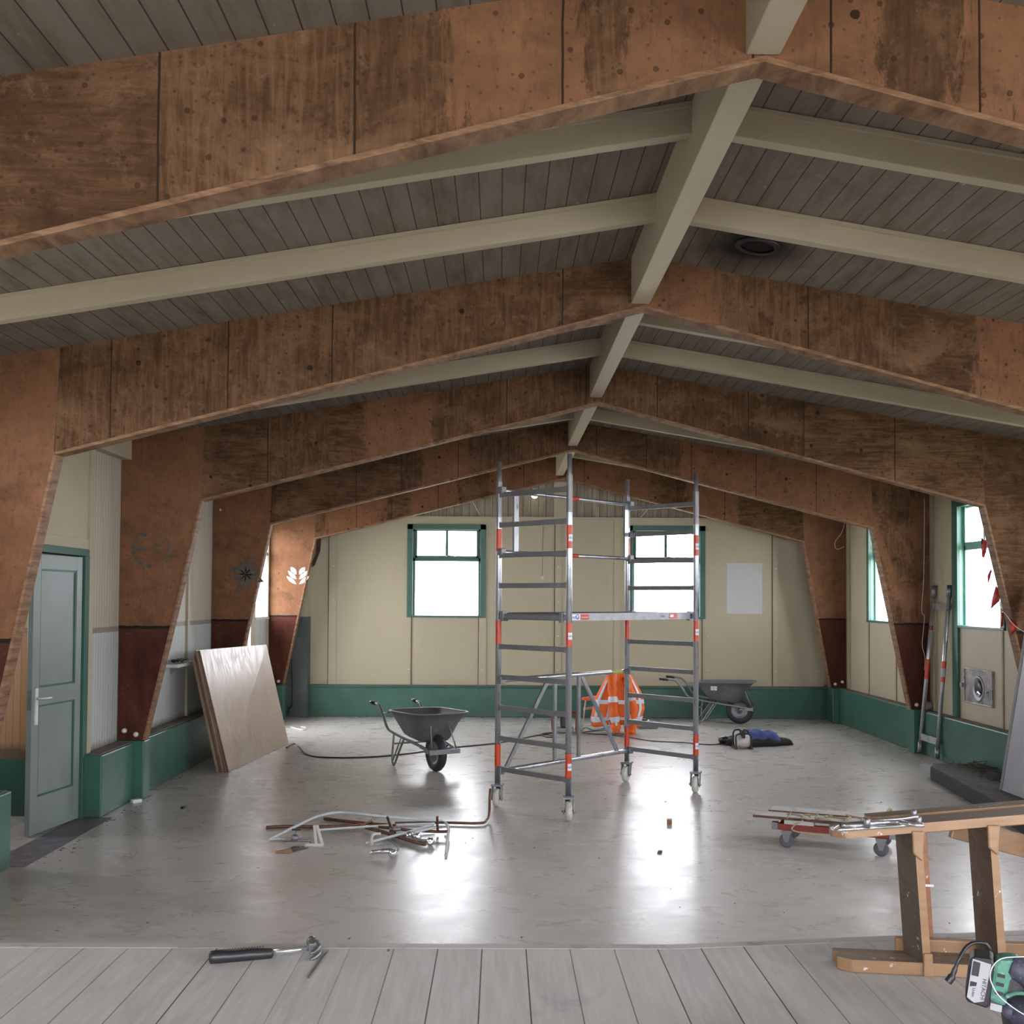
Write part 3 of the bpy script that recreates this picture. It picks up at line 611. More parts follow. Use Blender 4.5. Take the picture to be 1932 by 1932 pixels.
for k in range(1, 6):
    dx, dz, al, ar = ADJ[k]; Y = FY[k]; y1 = Y + TH
    root = empty('portal_frame', (XR, Y, ZF), 0, DESC[k], 'roof frame', 'timber portal frames across the hall')
    A = (XR + dx, ZR + dz); AT = (XR + dx*.5, ZT + .005)
    for sgn in (-1, 1):
        ax = al if sgn < 0 else ar
        xo = XL + .004 if sgn < 0 else XT - .004
        kx = XR + sgn*(3.797 + ax); fx = XR + sgn*4.269
        jx = kx - sgn*.0 ; jt = kx + sgn*(-.03)
        cm = m_timber('column_timber_%d%s' % (k, 'LR'[sgn > 0]), k*7.3 + sgn*2, .16 if (k, sgn) not in ((3, 1), (2, 1), (4, 1)) else .0 if (k, sgn) != (3, 1) else -.14, col=True)
        pb = .14
        bmt = m_timber('beam_timber_%d%s' % (k, 'LR'[sgn > 0]), k*5.1 + sgn*1.7, pb, ZONES.get((k, sgn), ()))
        col = MB().prism([(xo, ZF), (xo, roof(xo)), (jt, roof(jt)), (kx, ZK), (fx, ZF)], 'y', Y, y1).build('column', cm, root, origin=(XR, Y, 0))
        col.location = (0, 0, -ZF)
        bm_ = MB().prism([(jt, roof(jt)), AT, A, (kx, ZK)], 'y', Y + .002, y1).build('beam', bmt, root, origin=(XR, Y, 0)); bm_.location = (0, 0, -ZF)
        # edging boards under the beam and down the column
        n = Vector((A[0] - kx, 0, A[1] - ZK)).normalized(); pr = Vector((-n.z, 0, n.x)); 
        if pr.z < 0: pr = -pr
        e = MB(); p0 = Vector((kx, 0, ZK)); p1 = Vector((A[0], 0, A[1])); q = .022
        e.prism([(p0.x, p0.z), (p1.x, p1.z), (p1.x - pr.x*q, p1.z - pr.z*q), (p0.x - pr.x*q, p0.z - pr.z*q)], 'y', Y - .006, y1 + .006)
        o = e.build('beam_edging', M['edge'], root, origin=(XR, Y, 0), bevel=.003); o.location = (0, 0, -ZF)
        e = MB(); q = .02*-sgn
        e.prism([(fx, ZF), (kx, ZK), (kx + q, ZK - .01), (fx + q, ZF)], 'y', Y - .006, y1 + .006)
        o = e.build('column_edging', M['edge'], root, origin=(XR, Y, 0), bevel=.003); o.location = (0, 0, -ZF)
        for bxx, bz in ((fx - sgn*-.17, ZF + .09), (fx - sgn*-.06, ZF + .055)):
            if k >= 3:
                o = MB().lathe([(0, .03), (.016, .028), (.024, .015), (.024, 0)], 12, Matrix.Rotation(math.pi/2, 4, 'X')).build('bolt_cap', M['offwhite'], root, origin=(0, 0, 0))
                o.location = (bxx - XR, -.002, bz - ZF)
    if k in (3, 4, 5):    # painted motifs on the left columns
        mm = MB(); cx = {3: -3.30, 4: -3.18, 5: -3.14}[k]; cz = {3: 2.35, 4: 2.19, 5: 2.21}[k]
        if k == 3:
            for a in range(9):
                an = math.radians(100 + a*20); mm.prism(leaf_poly(cx - .02 + .15*math.cos(an), cz + .15*math.sin(an), an + 1.57, .055, .022), 'y', Y - .003, Y)
            for a in range(7):
                an = math.radians(-62 + a*20); mm.prism(leaf_poly(cx + .05 + .12*math.cos(an), cz + .13*math.sin(an), an + 1.57, .045, .016), 'y', Y - .003, Y)
            mm.prism(leaf_poly(cx - .16, cz, 0, .13, .018), 'y', Y - .003, Y); mm.prism(leaf_poly(cx + .0, cz + .02, .3, .10, .018), 'y', Y - .003, Y)
        elif k == 4:
            for a in range(8): mm.prism(leaf_poly(cx, cz, a*math.pi/4 + .4, .25 if a % 2 else .18, .038), 'y', Y - .003, Y)
        else:
            for sx in (-1, 1):
                for a, (l, w_) in enumerate(((.20, .030), (.19, .034), (.15, .04))):
                    mm.prism(leaf_poly(cx + sx*.02, cz - .10 + a*.075, math.pi/2 - sx*(.9 - .12*a), l, w_), 'y', Y - .003, Y)
        o = mm.build('painted_motif', M['motif_white'] if k == 5 else M['motif_grey'], root, origin=(XR, Y, 0)); o.location = (0, 0, -ZF)
        if k == 4:
            o = MB().blob((0, 0, 0), (.012, .012, .016)).build('light_dot', M['white'], root); o.location = (up(416, 962, 'y', Y).x - XR, -.012, up(416, 962, 'y', Y).z - ZF)  # white bead stands for daylight shining through a bolt hole

# ridge beams and rafters, one ridge length and four rafters per bay
RB = {0: 'behind-the-frame stub of cream ridge beam at the very top of the view', 1: 'long cream ridge beam between the nearest two portal frames',
      2: 'cream ridge beam between the second and third portal frames', 3: 'short-looking cream ridge beam between third and fourth portal frames',
      4: 'cream ridge beam end between the two farthest portal frames', 5: 'cream ridge beam stub between last portal frame and gable'}
RB[0] = 'peeling cream ridge beam overhead, in front of the nearest portal frame'
for k in range(0, 6):
    ya = FY[k] + TH if k else YF; yb = FY[k+1] if k < 5 else YB - .03
    x0 = XR - .005 + .02*(k > 3)
    o = MB().box(x0 - .06, x0 + .06, ya + .002, yb - .002, ZR + (.028 if k else .002), ZT - .004).build('ridge_beam', M['beam'], bevel=.004)
    tag(o, RB[k], 'roof beam', 'cream ridge beams')
o = None
ORD = ['nearest', 'second', 'third', 'fourth', 'farthest']
for k in range(0, 6):
    ya = FY[k] + TH if k else FY[1] - 3.229 + TH; yb = FY[k+1] if k < 5 else YB
    if k == 5: continue
    for i, fr in enumerate((1/3, 2/3)):
        if k == 0: continue
        for sgn in (-1, 1):
            y = FY[k] + 3.229*fr; xe = XL + .11 if sgn < 0 else XT - .06; xs = XR + sgn*.062
            o = MB().prism([(xs, roof(xs) - .003), (xe, roof(xe) - .003), (xe, roof(xe) - .14), (xs, roof(xs) - .14)], 'y', y - .036, y + .036).build('rafter', M['beam'], bevel=.003)
            MB().prism([(xs, roof(xs) - .003), (xe, roof(xe) - .003), (xe, roof(xe) - .025), (xs, roof(xs) - .025)], 'y', y - .056, y - .036).build('edging_strip', M['beam'], o)
            nm = ['the %s and %s portal frames' % (ORD[k-1], ORD[k])]
            tag(o, 'cream rafter %s of the ridge, %s one between %s' % ('left' if sgn < 0 else 'right', 'nearer' if i == 0 else 'farther', nm[0]), 'rafter', 'cream rafters under the roof boards')
# sooty stove pipe opening in the roof boards
hx, hy = 1.54, 6.33
hs = math.atan(-.1665)
Th = TR(hx, hy, roof(hx)) @ Matrix.Rotation(-hs, 4, 'Y')
o = MB().lathe([(.10, -.012), (.125, -.016), (.14, -.006), (.14, .004), (.10, .004), (.10, -.012)], 28, Th).build('pipe_collar', M['black']); tag(o, 'sooty black stove pipe ring in the roof boards right of the ridge', 'pipe collar')

# ------------------------------------------------------------------ mobile scaffold
M['alu_beam'] = simple('weathered_aluminium', (.36, .365, .38), .5, .2, .15, 14, (.25, .25, .26))
def scaffold():
    L, W = 1.918, .864
    r = empty('mobile_scaffold', (.603, 9.224, 0), .787, 'aluminium rolling scaffold tower with red bands standing mid floor', 'scaffold')
    P = {'a': (0, 0), 'b': (0, W), 'c': (L, 0), 'd': (L, W)}
    toc = math.atan2(0 - 9.6, 0 - .9) - .787                   # local direction towards the stage
    Rr = .0265
    for key, (x, y) in P.items():
        p = MB().tube([(x, y, .21), (x, y, 2.98), (x, y, 3.0), (x, y, 3.17)], [Rr, Rr, .021, .021], 16).build('pole', M['alu'], r)
        MB().tube([(x, y, 2.66), (x, y, 2.985)], Rr + .0006, 16, False).build('spigot_sleeve', M['alu_dull'], p)
        for z0, z1 in ((.365, .57), (1.49, 1.70), (2.345, 2.55)):
            MB().tube([(x, y, z0), (x, y, z1)], Rr + .0012, 18, False).build('red_band', M['orange'], p)
            if key in 'ac':
                zc = (z0 + z1)/2 - .01; la = toc + (.55 if key == 'a' else .5); st = MB()
                st.grid(lambda u, v: (x + (Rr + .002)*math.cos(la - .75 + 1.5*u), y + (Rr + .002)*math.sin(la - .75 + 1.5*u), zc - .03 + .06*v), 8, 2)
                k_ = st.build('sticker', M['white'], p)
                t = lettering('vebo', .030, M['blue'], k_, Matrix.Identity(4))
                for v in t.data.vertices:
                    a = la + v.co.x/(Rr + .002); h = v.co.y; rr = Rr + .0028 + v.co.z*.2
                    v.co = (x + rr*math.cos(a), y + rr*math.sin(a), zc + h)
        # caster
        ca = MB(); ang = {'a': .12, 'b': -.1, 'c': -.25, 'd': -.35}[key] + toc
        T = TR(x, y, 0) @ RZ(ang)
        ca.box(-.055, .055, -.052, .052, .185, .205, T); ca.lathe([(.024, .19), (.024, .25), (.018, .26)], 12, T)
        for q in (-.048, .040): ca.prism([(-.03, .19), (.045, .19), (.060, .08), (.035, .055), (.005, .08)], 'y', q, q + .008, T)
        c0 = ca.build('caster', M['steel'], r, bevel=.002)
        wl = MB(); TW = T @ TR(.03, 0, .083) @ Matrix.Rotation(math.pi/2, 4, 'X')
        wl.lathe([(.022, -.030), (.05, -.022), (.068, -.027), (.080, -.018), (.083, 0), (.080, .018), (.068, .027), (.05, .022), (.022, .030)], 28, TW)
        wl.build('wheel', M['offwhite'], c0)
        MB().lathe([(0, -.060), (.010, -.060), (.010, .060), (0, .060)], 10, TW).build('axle', M['steel'], c0)
        MB().prism([(-.055, .16), (-.02, .20), (-.02, .185), (-.05, .145)], 'y', -.02, .02, T).build('brake_pedal', M['black'], c0)
    for x in (0, L):
        for i in range(10):
            z = .345 + .28*i; mb = MB(); mb.box(x - .017, x + .017, .02, W - .02, z - .022, z + .022)
            for q in (.03, W - .03): mb.box(x - .019, x + .019, q - .012, q + .012, z - .026, z + .026)
            mb.build('rung', M['alu_dull'], r, bevel=.003)
    # platform
    pf = MB()
    for y in (.06, W - .06): pf.box(.03, L - .03, y - .015, y + .015, 1.712, 1.782)
    pl = pf.build('platform', M['alu_beam'], r, bevel=.003)
    pf = MB(); pf.box(.05, L - .05, .076, W - .076, 1.768, 1.779); pf.build('deck_board', M['plank_edge'], pl)
    pf = MB()
    for x in (.035, L - .035): pf.box(x - .02, x + .02, .05, W - .05, 1.715, 1.775)
    for x in (0, L):
        for y in (.07, W - .07): pf.box(x - .035, x + .035, y - .02, y + .02, 1.70, 1.79)
    pf.build('platform_hook', M['alu_dull'], pl, bevel=.003)
    s = MB(); s.box(.07, .20, .0435, .045, 1.722, 1.770); s1 = s.build('sticker', M['white'], pl)
    TL = TR(.135, .0432, 1.746) @ Matrix.Rotation(math.pi/2, 4, 'X'); lettering('vebo', .045, M['blue'], s1, TL)
    lettering('O', .062, M['blue'], s1, TR(.165, .0432, 1.746) @ Matrix.Rotation(math.pi/2, 4, 'X') , 'logo_ring')
    s = MB(); s.box(.205, .32, .0435, .045, 1.722, 1.770); s2 = s.build('red_sticker', M['orange'], pl); MB().box(.215, .31, .0428, .0434, 1.742, 1.748).build('sticker_line', M['offwhite'], s2)
    s = MB(); s.box(1.36, 1.48, .0435, .045, 1.725, 1.770); s1 = s.build('sticker', M['label_grey'], pl); lettering('vebo', .040, M['blue'], s1, TR(1.42, .0432, 1.748) @ Matrix.Rotation(math.pi/2, 4, 'X'))
    s = MB(); s.box(1.53, 1.66, .0435, .045, 1.722, 1.775); s2 = s.build('red_sticker', M['orange'], pl); MB().box(1.545, 1.60, .0428, .0434, 1.735, 1.762).build('sticker_line', M['white'], s2)
    # braces on the far long side (local y = W)
    def frame(z0, z1, rr):
        o = MB()
        for z in (z0, z1):
            o.tube([(.0, W - .03, z), (L, W - .03, z)], rr, 12)
        return o
    f = frame(.325, 1.155, .023)
    def tx(px):     # where a sight line meets the far side, along its length
        d = ray(px, 1300); c, s_ = math.cos(.787), math.sin(.787); ox, oy = .603 - s_*(W-.03), 9.224 + c*(W-.03)
        den = d.x*s_ - d.y*c; return ((ox*d.y - oy*d.x)/den) if abs(den) > 1e-9 else 0
    xs = {k: tx(k) for k in (955, 1035, 1047, 1092, 1097, 1165, 971, 1180)}
    for k in (1047, 1092): f.box(xs[k] - .018, xs[k] + .018, W - .042, W - .018, .34, 1.14)
    f.beam((xs[955], W - .03, .34), (xs[1035], W - .03, 1.14), .04, .02, (0, 1, 0)); f.beam((xs[1165], W - .03, .34), (xs[1097], W - .03, 1.14), .04, .02, (0, 1, 0))
    fr = f.build('brace_frame', M['alu'], r)
    MB().tube([(1.62, W - .03, 1.155), (1.78, W - .03, 1.155)], .0237, 12, False).build('yellow_sticker', simple('yellow_label', (.45, .36, .10), .5), fr)
    f = frame(2.335, 2.905, .019)
    for k in (971, 1180): f.box(xs[k] - .03, xs[k] + .03, W - .042, W - .018, 2.34, 2.90)
    fr = f.build('guard_rail', M['alu'], r)
    for z in (2.335, 2.905): MB().tube([(.96, W - .03, z), (1.08, W - .03, z)], .0197, 12, False).build('red_band', M['orange'], fr)
    for z in (.325, 1.155, 2.335, 2.905):
        for x in (0, L): MB().box(x - .03, x + .03, W - .065, W - .01, z - .03, z + .035).build('clamp', M['alu_dull'], r, bevel=.006)
scaffold()

# ------------------------------------------------------------------ wheelbarrows
def rrect(x0, x1, y, z0, z1, rad, n=5):
    pts = []
    for cx, cy, a0 in ((x1 - rad, y - rad, 0), (x0 + rad, y - rad, 90), (x0 + rad, -y + rad, 180), (x1 - rad, -y + rad, 270)):
        for k in range(n):
            a = math.radians(a0 + 90*k/(n-1)); px = cx + rad*math.cos(a); pts.append((px, cy + rad*math.sin(a), z0 + (z1 - z0)*(px - x0)/(x1 - x0)))
    return pts
def barrow():
    r = empty('wheelbarrow', (0, 0, 0), 0, 'grey metal wheelbarrow in front of the scaffold, wheel towards the stage', 'wheelbarrow')
    rings = [rrect(-.40, .0, .17, .36, .33, .07), rrect(-.46, .02, .21, .39, .36, .10), rrect(-.56, .10, .27, .52, .52, .13), rrect(-.63, .22, .325, .635, .655, .15), rrect(-.645, .24, .34, .637, .657, .16), rrect(-.645, .24, .34, .625, .645, .16)]
    n = len(rings[0]); vs = [p for q in rings for p in q]
    fs = [(j*n + i, j*n + (i+1) % n, (j+1)*n + (i+1) % n, (j+1)*n + i) for j in range(len(rings)-1) for i in range(n)] + [list(range(n))[::-1]]
    MB().add(vs, fs, True).build('tray', M['tray'], r, solid=.005)
    f = MB()
    for s in (-1, 1):
        f.tube(smooth_path([(-1.10, s*.27, .665), (-.96, s*.265, .655), (-.85, s*.26, .55), (-.76, s*.25, .42), (-.64, s*.24, .375), (-.3, s*.20, .32), (.22, s*.15, .245)], 5), .016, 10)
        f.tube(smooth_path([(-.60, s*.235, .36), (-.63, s*.24, .10), (-.60, s*.245, .018), (-.55, s*.245, .03), (-.46, s*.24, .16), (-.36, s*.225, .32)], 5), .013, 8)
        f.tube([(-.62, s*.24, .05), (-.42, s*.23, .33)], .009, 6); f.tube([(-.87, s*.26, .57), (-.64, s*.27, .60)], .008, 6)
    f.tube([(-.58, -.235, .25), (-.58, .235, .25)], .010, 8)
    f.box(.205, .222, -.185, .185, .215, .268); f.box(.10, .21, -.185, -.172, .222, .262); f.box(.10, .21, .172, .185, .222, .262)
    f.tube([(.20, -.15, .26), (.09, -.11, .52), (.09, .11, .52), (.20, .15, .26)], .009, 8)
    f.tube([(-.05, -.17, .27), (0, -.08, .212), (0, .08, .212), (-.05, .17, .27)], .011, 8)
    f.build('frame', M['steel'], r)
    for s in (-1, 1): MB().tube([(-1.20, s*.272, .673), (-1.18, s*.272, .672), (-1.06, s*.27, .662)], [.017, .021, .020], 10).build('hand_grip', M['black'], r)
    T = TR(0, 0, .21) @ Matrix.Rotation(math.pi/2, 4, 'X')
    t = MB().lathe([(.125, -.035), (.16, -.045), (.19, -.04), (.208, -.018), (.21, 0), (.208, .018), (.19, .04), (.16, .045), (.125, .035)], 36, T).build('tyre', M['rubber'], r)
    MB().lathe([(0, -.04), (.02, -.04), (.028, -.012), (.10, -.008), (.125, -.034), (.132, -.034), (.132, .034), (.125, .034), (.10, .008), (.028, .012), (.02, .04), (0, .04)], 28, T).build('wheel_rim', M['steel'], t)
    return r
def copy_tree(o, parent=None):
    c = o.copy(); COL.objects.link(c); c.parent = parent
    for ch in list(o.children): copy_tree(ch, c)
    return c
b1 = barrow(); b1['group'] = 'wheelbarrows'; b2 = copy_tree(b1)
b1.location = (-.69, 11.78, 0); b1.rotation_euler.z = -math.radians(60)
b2.location = (3.715, 16.42, 0); b2.rotation_euler.z = -math.radians(20)
b2['label'] = 'grey wheelbarrow by the back wall, seen from its side behind the scaffold'
s = MB(); 
for i in (0, 1):
    for j in (0, 1): s.box(-.40 + i*.05, -.355 + i*.05, -.302, -.298, .525 + j*.035, .555 + j*.035)
s.build('sticker', M['white'], b2)

# ------------------------------------------------------------------ plywood sheets leaning on the left
bn, bf = Vector((-2.93, 11.66, 0)), Vector((-2.735, 13.95, 0)); tn, tf = Vector((-3.29, 11.75, 1.315)), Vector((-3.03, 13.9, 1.285))
for k in range(5):
    ob = Vector((-.030*k, -.0*k, 0)); ot = Vector((-.0185*k, .0, -.012*(k > 2)*(k-2)*3))
    sh = Vector((0, (.0, .01, -.015, .03, -.02)[k], 0)); q = [bn + ob + sh, bf + ob + sh, tf + ot + sh, tn + ot + sh]
    nrm = (q[1] - q[0]).cross(q[3] - q[0]).normalized()*.0135; nrm = nrm if nrm.x < 0 else -nrm
    vs = q + [p + nrm for p in q]; lift = -min(v.z for v in vs)
    vs = [v + Vector((0, 0, lift)) for v in vs]
    mb = MB(); mb.add(vs, [(0,1,2,3), (7,6,5,4)]); mb.cur = 1; mb.add(vs, [(0,4,5,1), (1,5,6,2), (2,6,7,3), (3,7,4,0)])
    o = mb.build('plywood_sheet', [M['ply'], M['ply_edge']])
    tag(o, ['large pale plywood sheet leaning foremost in the stack by the left wall', 'plywood sheet second from the front of the leaning stack', 'middle plywood sheet of the leaning stack, only its edge showing',
            'plywood sheet fourth from the front of the leaning stack, set a little lower', 'rearmost plywood sheet of the leaning stack, nearest the left wall'][k], 'plywood sheet', 'plywood sheets leaning by the left wall')

# ------------------------------------------------------------------ aluminium frame leaning on the right wall
r = empty('scaffold_guard_frame', (5.23, 12.95, 0), 0, 'narrow aluminium scaffold frame with orange bands leaning on the right wall', 'scaffold frame')
for b, t_ in (((0, .26, .03), (.16, .17, 2.10)), ((0, -.26, .03), (.16, -.28, 2.10))):
    b, t_ = Vector(b), Vector(t_); L_ = lambda k: b.lerp(t_, k)
    p = MB().tube([b, t_], .025, 12).build('pole', M['alu'], r); MB().tube([L_(0), L_(.065)], .030, 10).build('end_clamp', M['steel'], p)
    MB().tube([L_(.93), L_(1.0)], .032, 10).build('end_clamp', M['steel'], p); MB().tube([L_(.44), L_(.56)], .0265, 14, False).build('orange_band', M['orange'], p)
    if b.y > 0: MB().tube([L_(.735), L_(.76)], .0265, 14, False).build('dark_red_band', M['red_frame'], p)
    else: MB().tube([L_(.47), L_(.52)], .0272, 14, False).build('sticker', M['label_grey'], p)
MB().box(-.0, .02, -.26, .25, .19, .27).build('cross_bar', M['alu'], r); MB().box(.125, .145, -.28, .19, 1.80, 1.88).build('cross_bar', M['alu'], r)

# ------------------------------------------------------------------ stove flap in the right wall, shelf on the left wall, fittings
r = empty('stove_hatch', (XT, 11.98, .94), 0, 'sooty square metal hatch with oval opening in the right wall', 'hatch')
mb = MB(); mb.box(-.014, 0, -.37, .37, -.20, .20); mb.box(-.03, -.014, -.37, -.33, -.20, .20); mb.box(-.024, -.014, .33, .37, -.20, .20); mb.box(-.024, -.014, -.37, .37, .185, .20); mb.box(-.024, -.014, -.37, .37, -.20, -.185)
hm = simple('sooty_steel', (.30, .29, .28), .42, .6, .5, 7, (.06, .055, .05))
mb.build('hatch_plate', hm, r, bevel=.004)
T = Matrix.Rotation(-math.pi/2, 4, 'Y') @ Matrix.Scale(1, 4)
ov = MB().lathe([(.0, .010), (.07, .012), (.10, .016), (.115, .026), (.125, .026), (.135, .014)], 30, TR(0, -.02, -.02) @ Matrix.Rotation(-math.pi/2, 4, 'Y') @ Matrix.Diagonal((1.1, 1.1, 1, 1)))
ov.build('flue_ring', M['steel'], r)
MB().lathe([(0, .017), (.10, .017), (.10, .013)], 30, TR(0, -.02, -.01) @ Matrix.Rotation(-math.pi/2, 4, 'Y')).build('flue_opening', M['black'], r)
MB().blob((-.018, -.02, -.075), (.012, .055, .035)).build('flue_bottom', M['chrome'], r)
MB().box(-.05, -.014, .34, .39, -.03, .02).build('latch', M['steel'], r); MB().box(-.04, -.014, -.27, -.22, -.04, -.03).build('latch', M['steel'], r)
o = MB().box(XL, XL + .17, 11.42, 12.24, 1.145, 1.18).build('wall_shelf', M['offwhite'], bevel=.004); tag(o, 'small off-white shelf on the boarded left wall behind the third frame', 'shelf')
for y in (11.7, 12.0): MB().prism([(XL, 1.145), (XL + .12, 1.145), (XL, 1.05)], 'y', y, y + .02).build('bracket', M['steel'], o)
pts = []
for k in range(60):
    a = k*.9; pts.append((XL + .085 + .05*math.cos(a)*(.5 + .5*math.sin(k*.37)), 11.75 + .17*math.sin(a*.9 + .4*math.sin(k)), 1.19 + .03*abs(math.sin(k*1.7))))
o = MB().tube(smooth_path(pts, 3), .006, 6).build('cable_tangle', M['black']); tag(o, 'tangled black cables lying on the small wall shelf', 'cables')
o = MB().box(3.70, 4.28, YB - .006, YB, 1.685, 2.51).build('pale_board', M['poster']); tag(o, 'pale blank rectangle on the cream back wall right of the windows', 'board')
r = empty('globe_lamp', (.554, 17.16, 3.589), 0, 'small glowing round lamp high on the back gable, left of its post', 'lamp')
t = NT('lamp_glow'); t.b.inputs['Emission Color'].default_value = (1, .93, .8, 1); t.b.inputs['Emission Strength'].default_value = 1.2; t.out((.8, .8, .78), .3)
MB().blob((0, 0, 0), (.06, .06, .06), None, 20, 14).build('globe', t.m, r); MB().lathe([(.03, .05), (.035, .07), (.03, .10)], 14).build('lamp_holder', M['offwhite'], r); MB().box(-.015, .015, .0, .17, .085, .10).build('lamp_arm', M['offwhite'], r)
def wire(name, pts, rad, mat, label, cat='wire', n=5):
    o = MB().tube(smooth_path(pts, n), rad, 7).build(name, mat); tag(o, label, cat); return o
U = lambda x, y, ax, v: up(x, y, ax, v)
wire('hanging_cord', [U(890, 944, 'y', 17.2), U(898, 958, 'y', 17.2), U(905, 972, 'y', 17.24)], .006, M['offwhite'], 'short white cord hanging below the last frame, left of the lamp', 'cord')
wire('hanging_cord', [U(1227, 945, 'y', 17.2), U(1222, 960, 'y', 17.2), U(1209, 976, 'y', 17.24)], .006, M['offwhite'], 'short white cord hanging at the gable behind the scaffold top', 'cord')
wire('loose_wire', [U(1744, 940, 'y', 13.30), U(1743, 1080, 'y', 13.30), U(1739, 1150, 'y', 13.30), U(1744, 1165, 'y', 13.30), U(1740, 1215, 'y', 13.30), U(1745, 1240, 'y', 13.30), U(1744, 1265, 'y', 13.30)], .004, M['offwhite'], 'thin wire hanging down the fourth frame\'s right column')
wire('loose_wire', [U(1594, 985, 'y', 16.54), U(1588, 1005, 'y', 16.54), U(1576, 1022, 'y', 16.54), U(1578, 1036, 'y', 16.54), U(1592, 1032, 'y', 16.54)], .005, M['offwhite'], 'looped thin wire on the farthest frame\'s right column')
wire('black_pipe', [U(546, 1242, 'y', 16.98), U(551, 1250, 'y', 16.98), U(552, 1325, 'y', 16.98), U(546, 1336, 'y', 16.98), U(545, 1349, 'y', 16.98)], .014, M['black'], 'thin black pipe running down the dark boxed corner at left', 'pipe')
wire('pull_cord', [U(1025, 990, 'y', 17.28), U(1024, 1040, 'y', 17.285), U(1023, 1086, 'y', 17.285)], .003, M['plank_edge'], 'thin cord with round pull on the back wall between the windows', 'cord')
MB().lathe([(0, .01), (.02, .008), (.028, 0)], 14, TR(*U(1023, 1090, 'y', 17.295)) @ Matrix.Rotation(math.pi/2, 4, 'X')).build('cord_pull', M['offwhite'], bpy.data.objects['pull_cord'])
p = [U(x, y, 'y', 17.285) for x, y in ((598, 1014), (606, 1014), (604, 1040), (594, 1066), (589, 1070), (588, 1064), (596, 1044))]
o = MB().prism([(q.x, q.z) for q in p], 'y', 17.27, 17.299).build('bare_wood_strip', M['brown_patch']); tag(o, 'curved dark brown strip on the back wall beside the lit column', 'wood strip')
# louvre seen outside the far right window
r = empty('outside_louvre', (6.15, 15.6, 2.25), math.radians(8), 'dark slatted louvre seen outside through the far right window', 'louvre')
MB().box(-.02, 0, -.02, .40, -.2, .2).build('louvre_frame', M['pine_dirty'], r)
MB().box(-.02, .02, .17, .21, -2.76, .2).build('post', M['pine_dirty'], r)
for k in range(9): MB().box(-.05, -.02, 0, .38, -.19 + k*.043, -.165 + k*.043).build('slat', M['black'], r)

# ------------------------------------------------------------------ bunting by the right window
S0 = [U(1853, 1012, 'x', 5.37), U(1868, 1068, 'x', 5.36), U(1881, 1112, 'x', 5.34), U(1889, 1150, 'y', 11.0), U(1897, 1158, 'y', 10.02), U(1912, 1178, 'y', 9.95), U(1932, 1192, 'y', 9.8), U(1960, 1207, 'y', 9.5)]
r = empty('red_bunting', (0, 0, 0), 0, 'string of red pennants hanging between the right window and column', 'bunting')
MB().tube(smooth_path(S0, 5), .004, 6).build('string', M['offwhite'], r)
for i, (pl, ax, v) in enumerate(((((1851, 1014), (1862, 1022), (1861, 1040), (1857, 1052), (1853, 1052), (1857, 1038), (1856, 1024)), 'x', 5.35), (((1869, 1074), (1871, 1078), (1868, 1092), (1864, 1103)), 'x', 5.33),
        (((1879, 1104), (1888, 1118), (1886, 1134), (1876, 1143), (1869, 1150), (1872, 1128)), 'x', 5.32), (((1888, 1146), (1894, 1156), (1893, 1180), (1887, 1184), (1889, 1166)), 'y', 10.9),
        (((1906, 1166), (1920, 1178), (1916, 1190), (1908, 1197), (1905, 1202), (1906, 1184)), 'y', 9.97))):
    ps = [U(x, y, ax, v) for x, y in pl]; c = sum(ps, Vector())/len(ps); n_ = len(ps)
    off = Vector((-.03, 0, 0)) if ax == 'x' else Vector((0, -.03, 0))
    MB().add([c + off] + ps, [(0, 1+k, 1+(k+1) % n_) for k in range(n_)], True).build('pennant', M['red_flag'], r, solid=.002)

# ------------------------------------------------------------------ slab, leaning sheet, rubble on the right
r = MB().prism([(4.63, 11.41), (4.75, 11.62), (5.28, 11.62), (5.28, 8.2), (4.25, 8.2)], 'z', 0, .135).build('hearth_slab', M['concrete'], bevel=.01); tag(r, 'low black concrete hearth slab on the floor by the right wall', 'slab')
MB().prism([(4.64, 11.40), (4.76, 11.60), (5.28, 11.60), (5.28, 8.22), (4.27, 8.22)], 'z', .134, .139).build('slab_top', M['slab_top'], r)
mb = MB(); rd = random.Random(3)
for k in range(46):
    x, y = rd.uniform(4.85, 5.25), rd.uniform(10.1, 11.5); mb.tube(smooth_path([(x, y, .145), (x + rd.uniform(-.1, .1), y + rd.uniform(-.12, .12), .15 + rd.uniform(0, .05)), (x + rd.uniform(-.12, .12), y + rd.uniform(-.2, .2), .146)], 3), rd.uniform(.002, .006), 5)
o = mb.build('wood_shavings', simple('brown_scraps', (.075, .045, .025), .9, 0, .6, 30)); tag(o, 'heap of brown scraps lying on the black hearth slab', 'scraps', kind='stuff')
r = empty('metal_sheet', (4.70, 9.93, .14), 0, 'upright grey sheet leaning at the right edge above the hearth slab', 'sheet')
T = Matrix.Rotation(math.radians(9.5), 4, 'Y') @ RZ(0)
MB().box(0, .03, -.82, 0, .006, 1.95, T).build('sheet', M['door_grey'], r); MB().box(-.004, .034, -.0, .045, .006, 1.95, T).build('sheet_edge', M['sheet_edge'], r)
o = MB().blob((5.355, 13.268, .60), (.055, .045, .052), None, 18, 12, .16).build('mineral_wool', simple('wool_tuft', (.30, .27, .22), .95, 0, .4, 40)); tag(o, 'tuft of insulation wool on the right plinth beside the fourth frame', 'insulation')

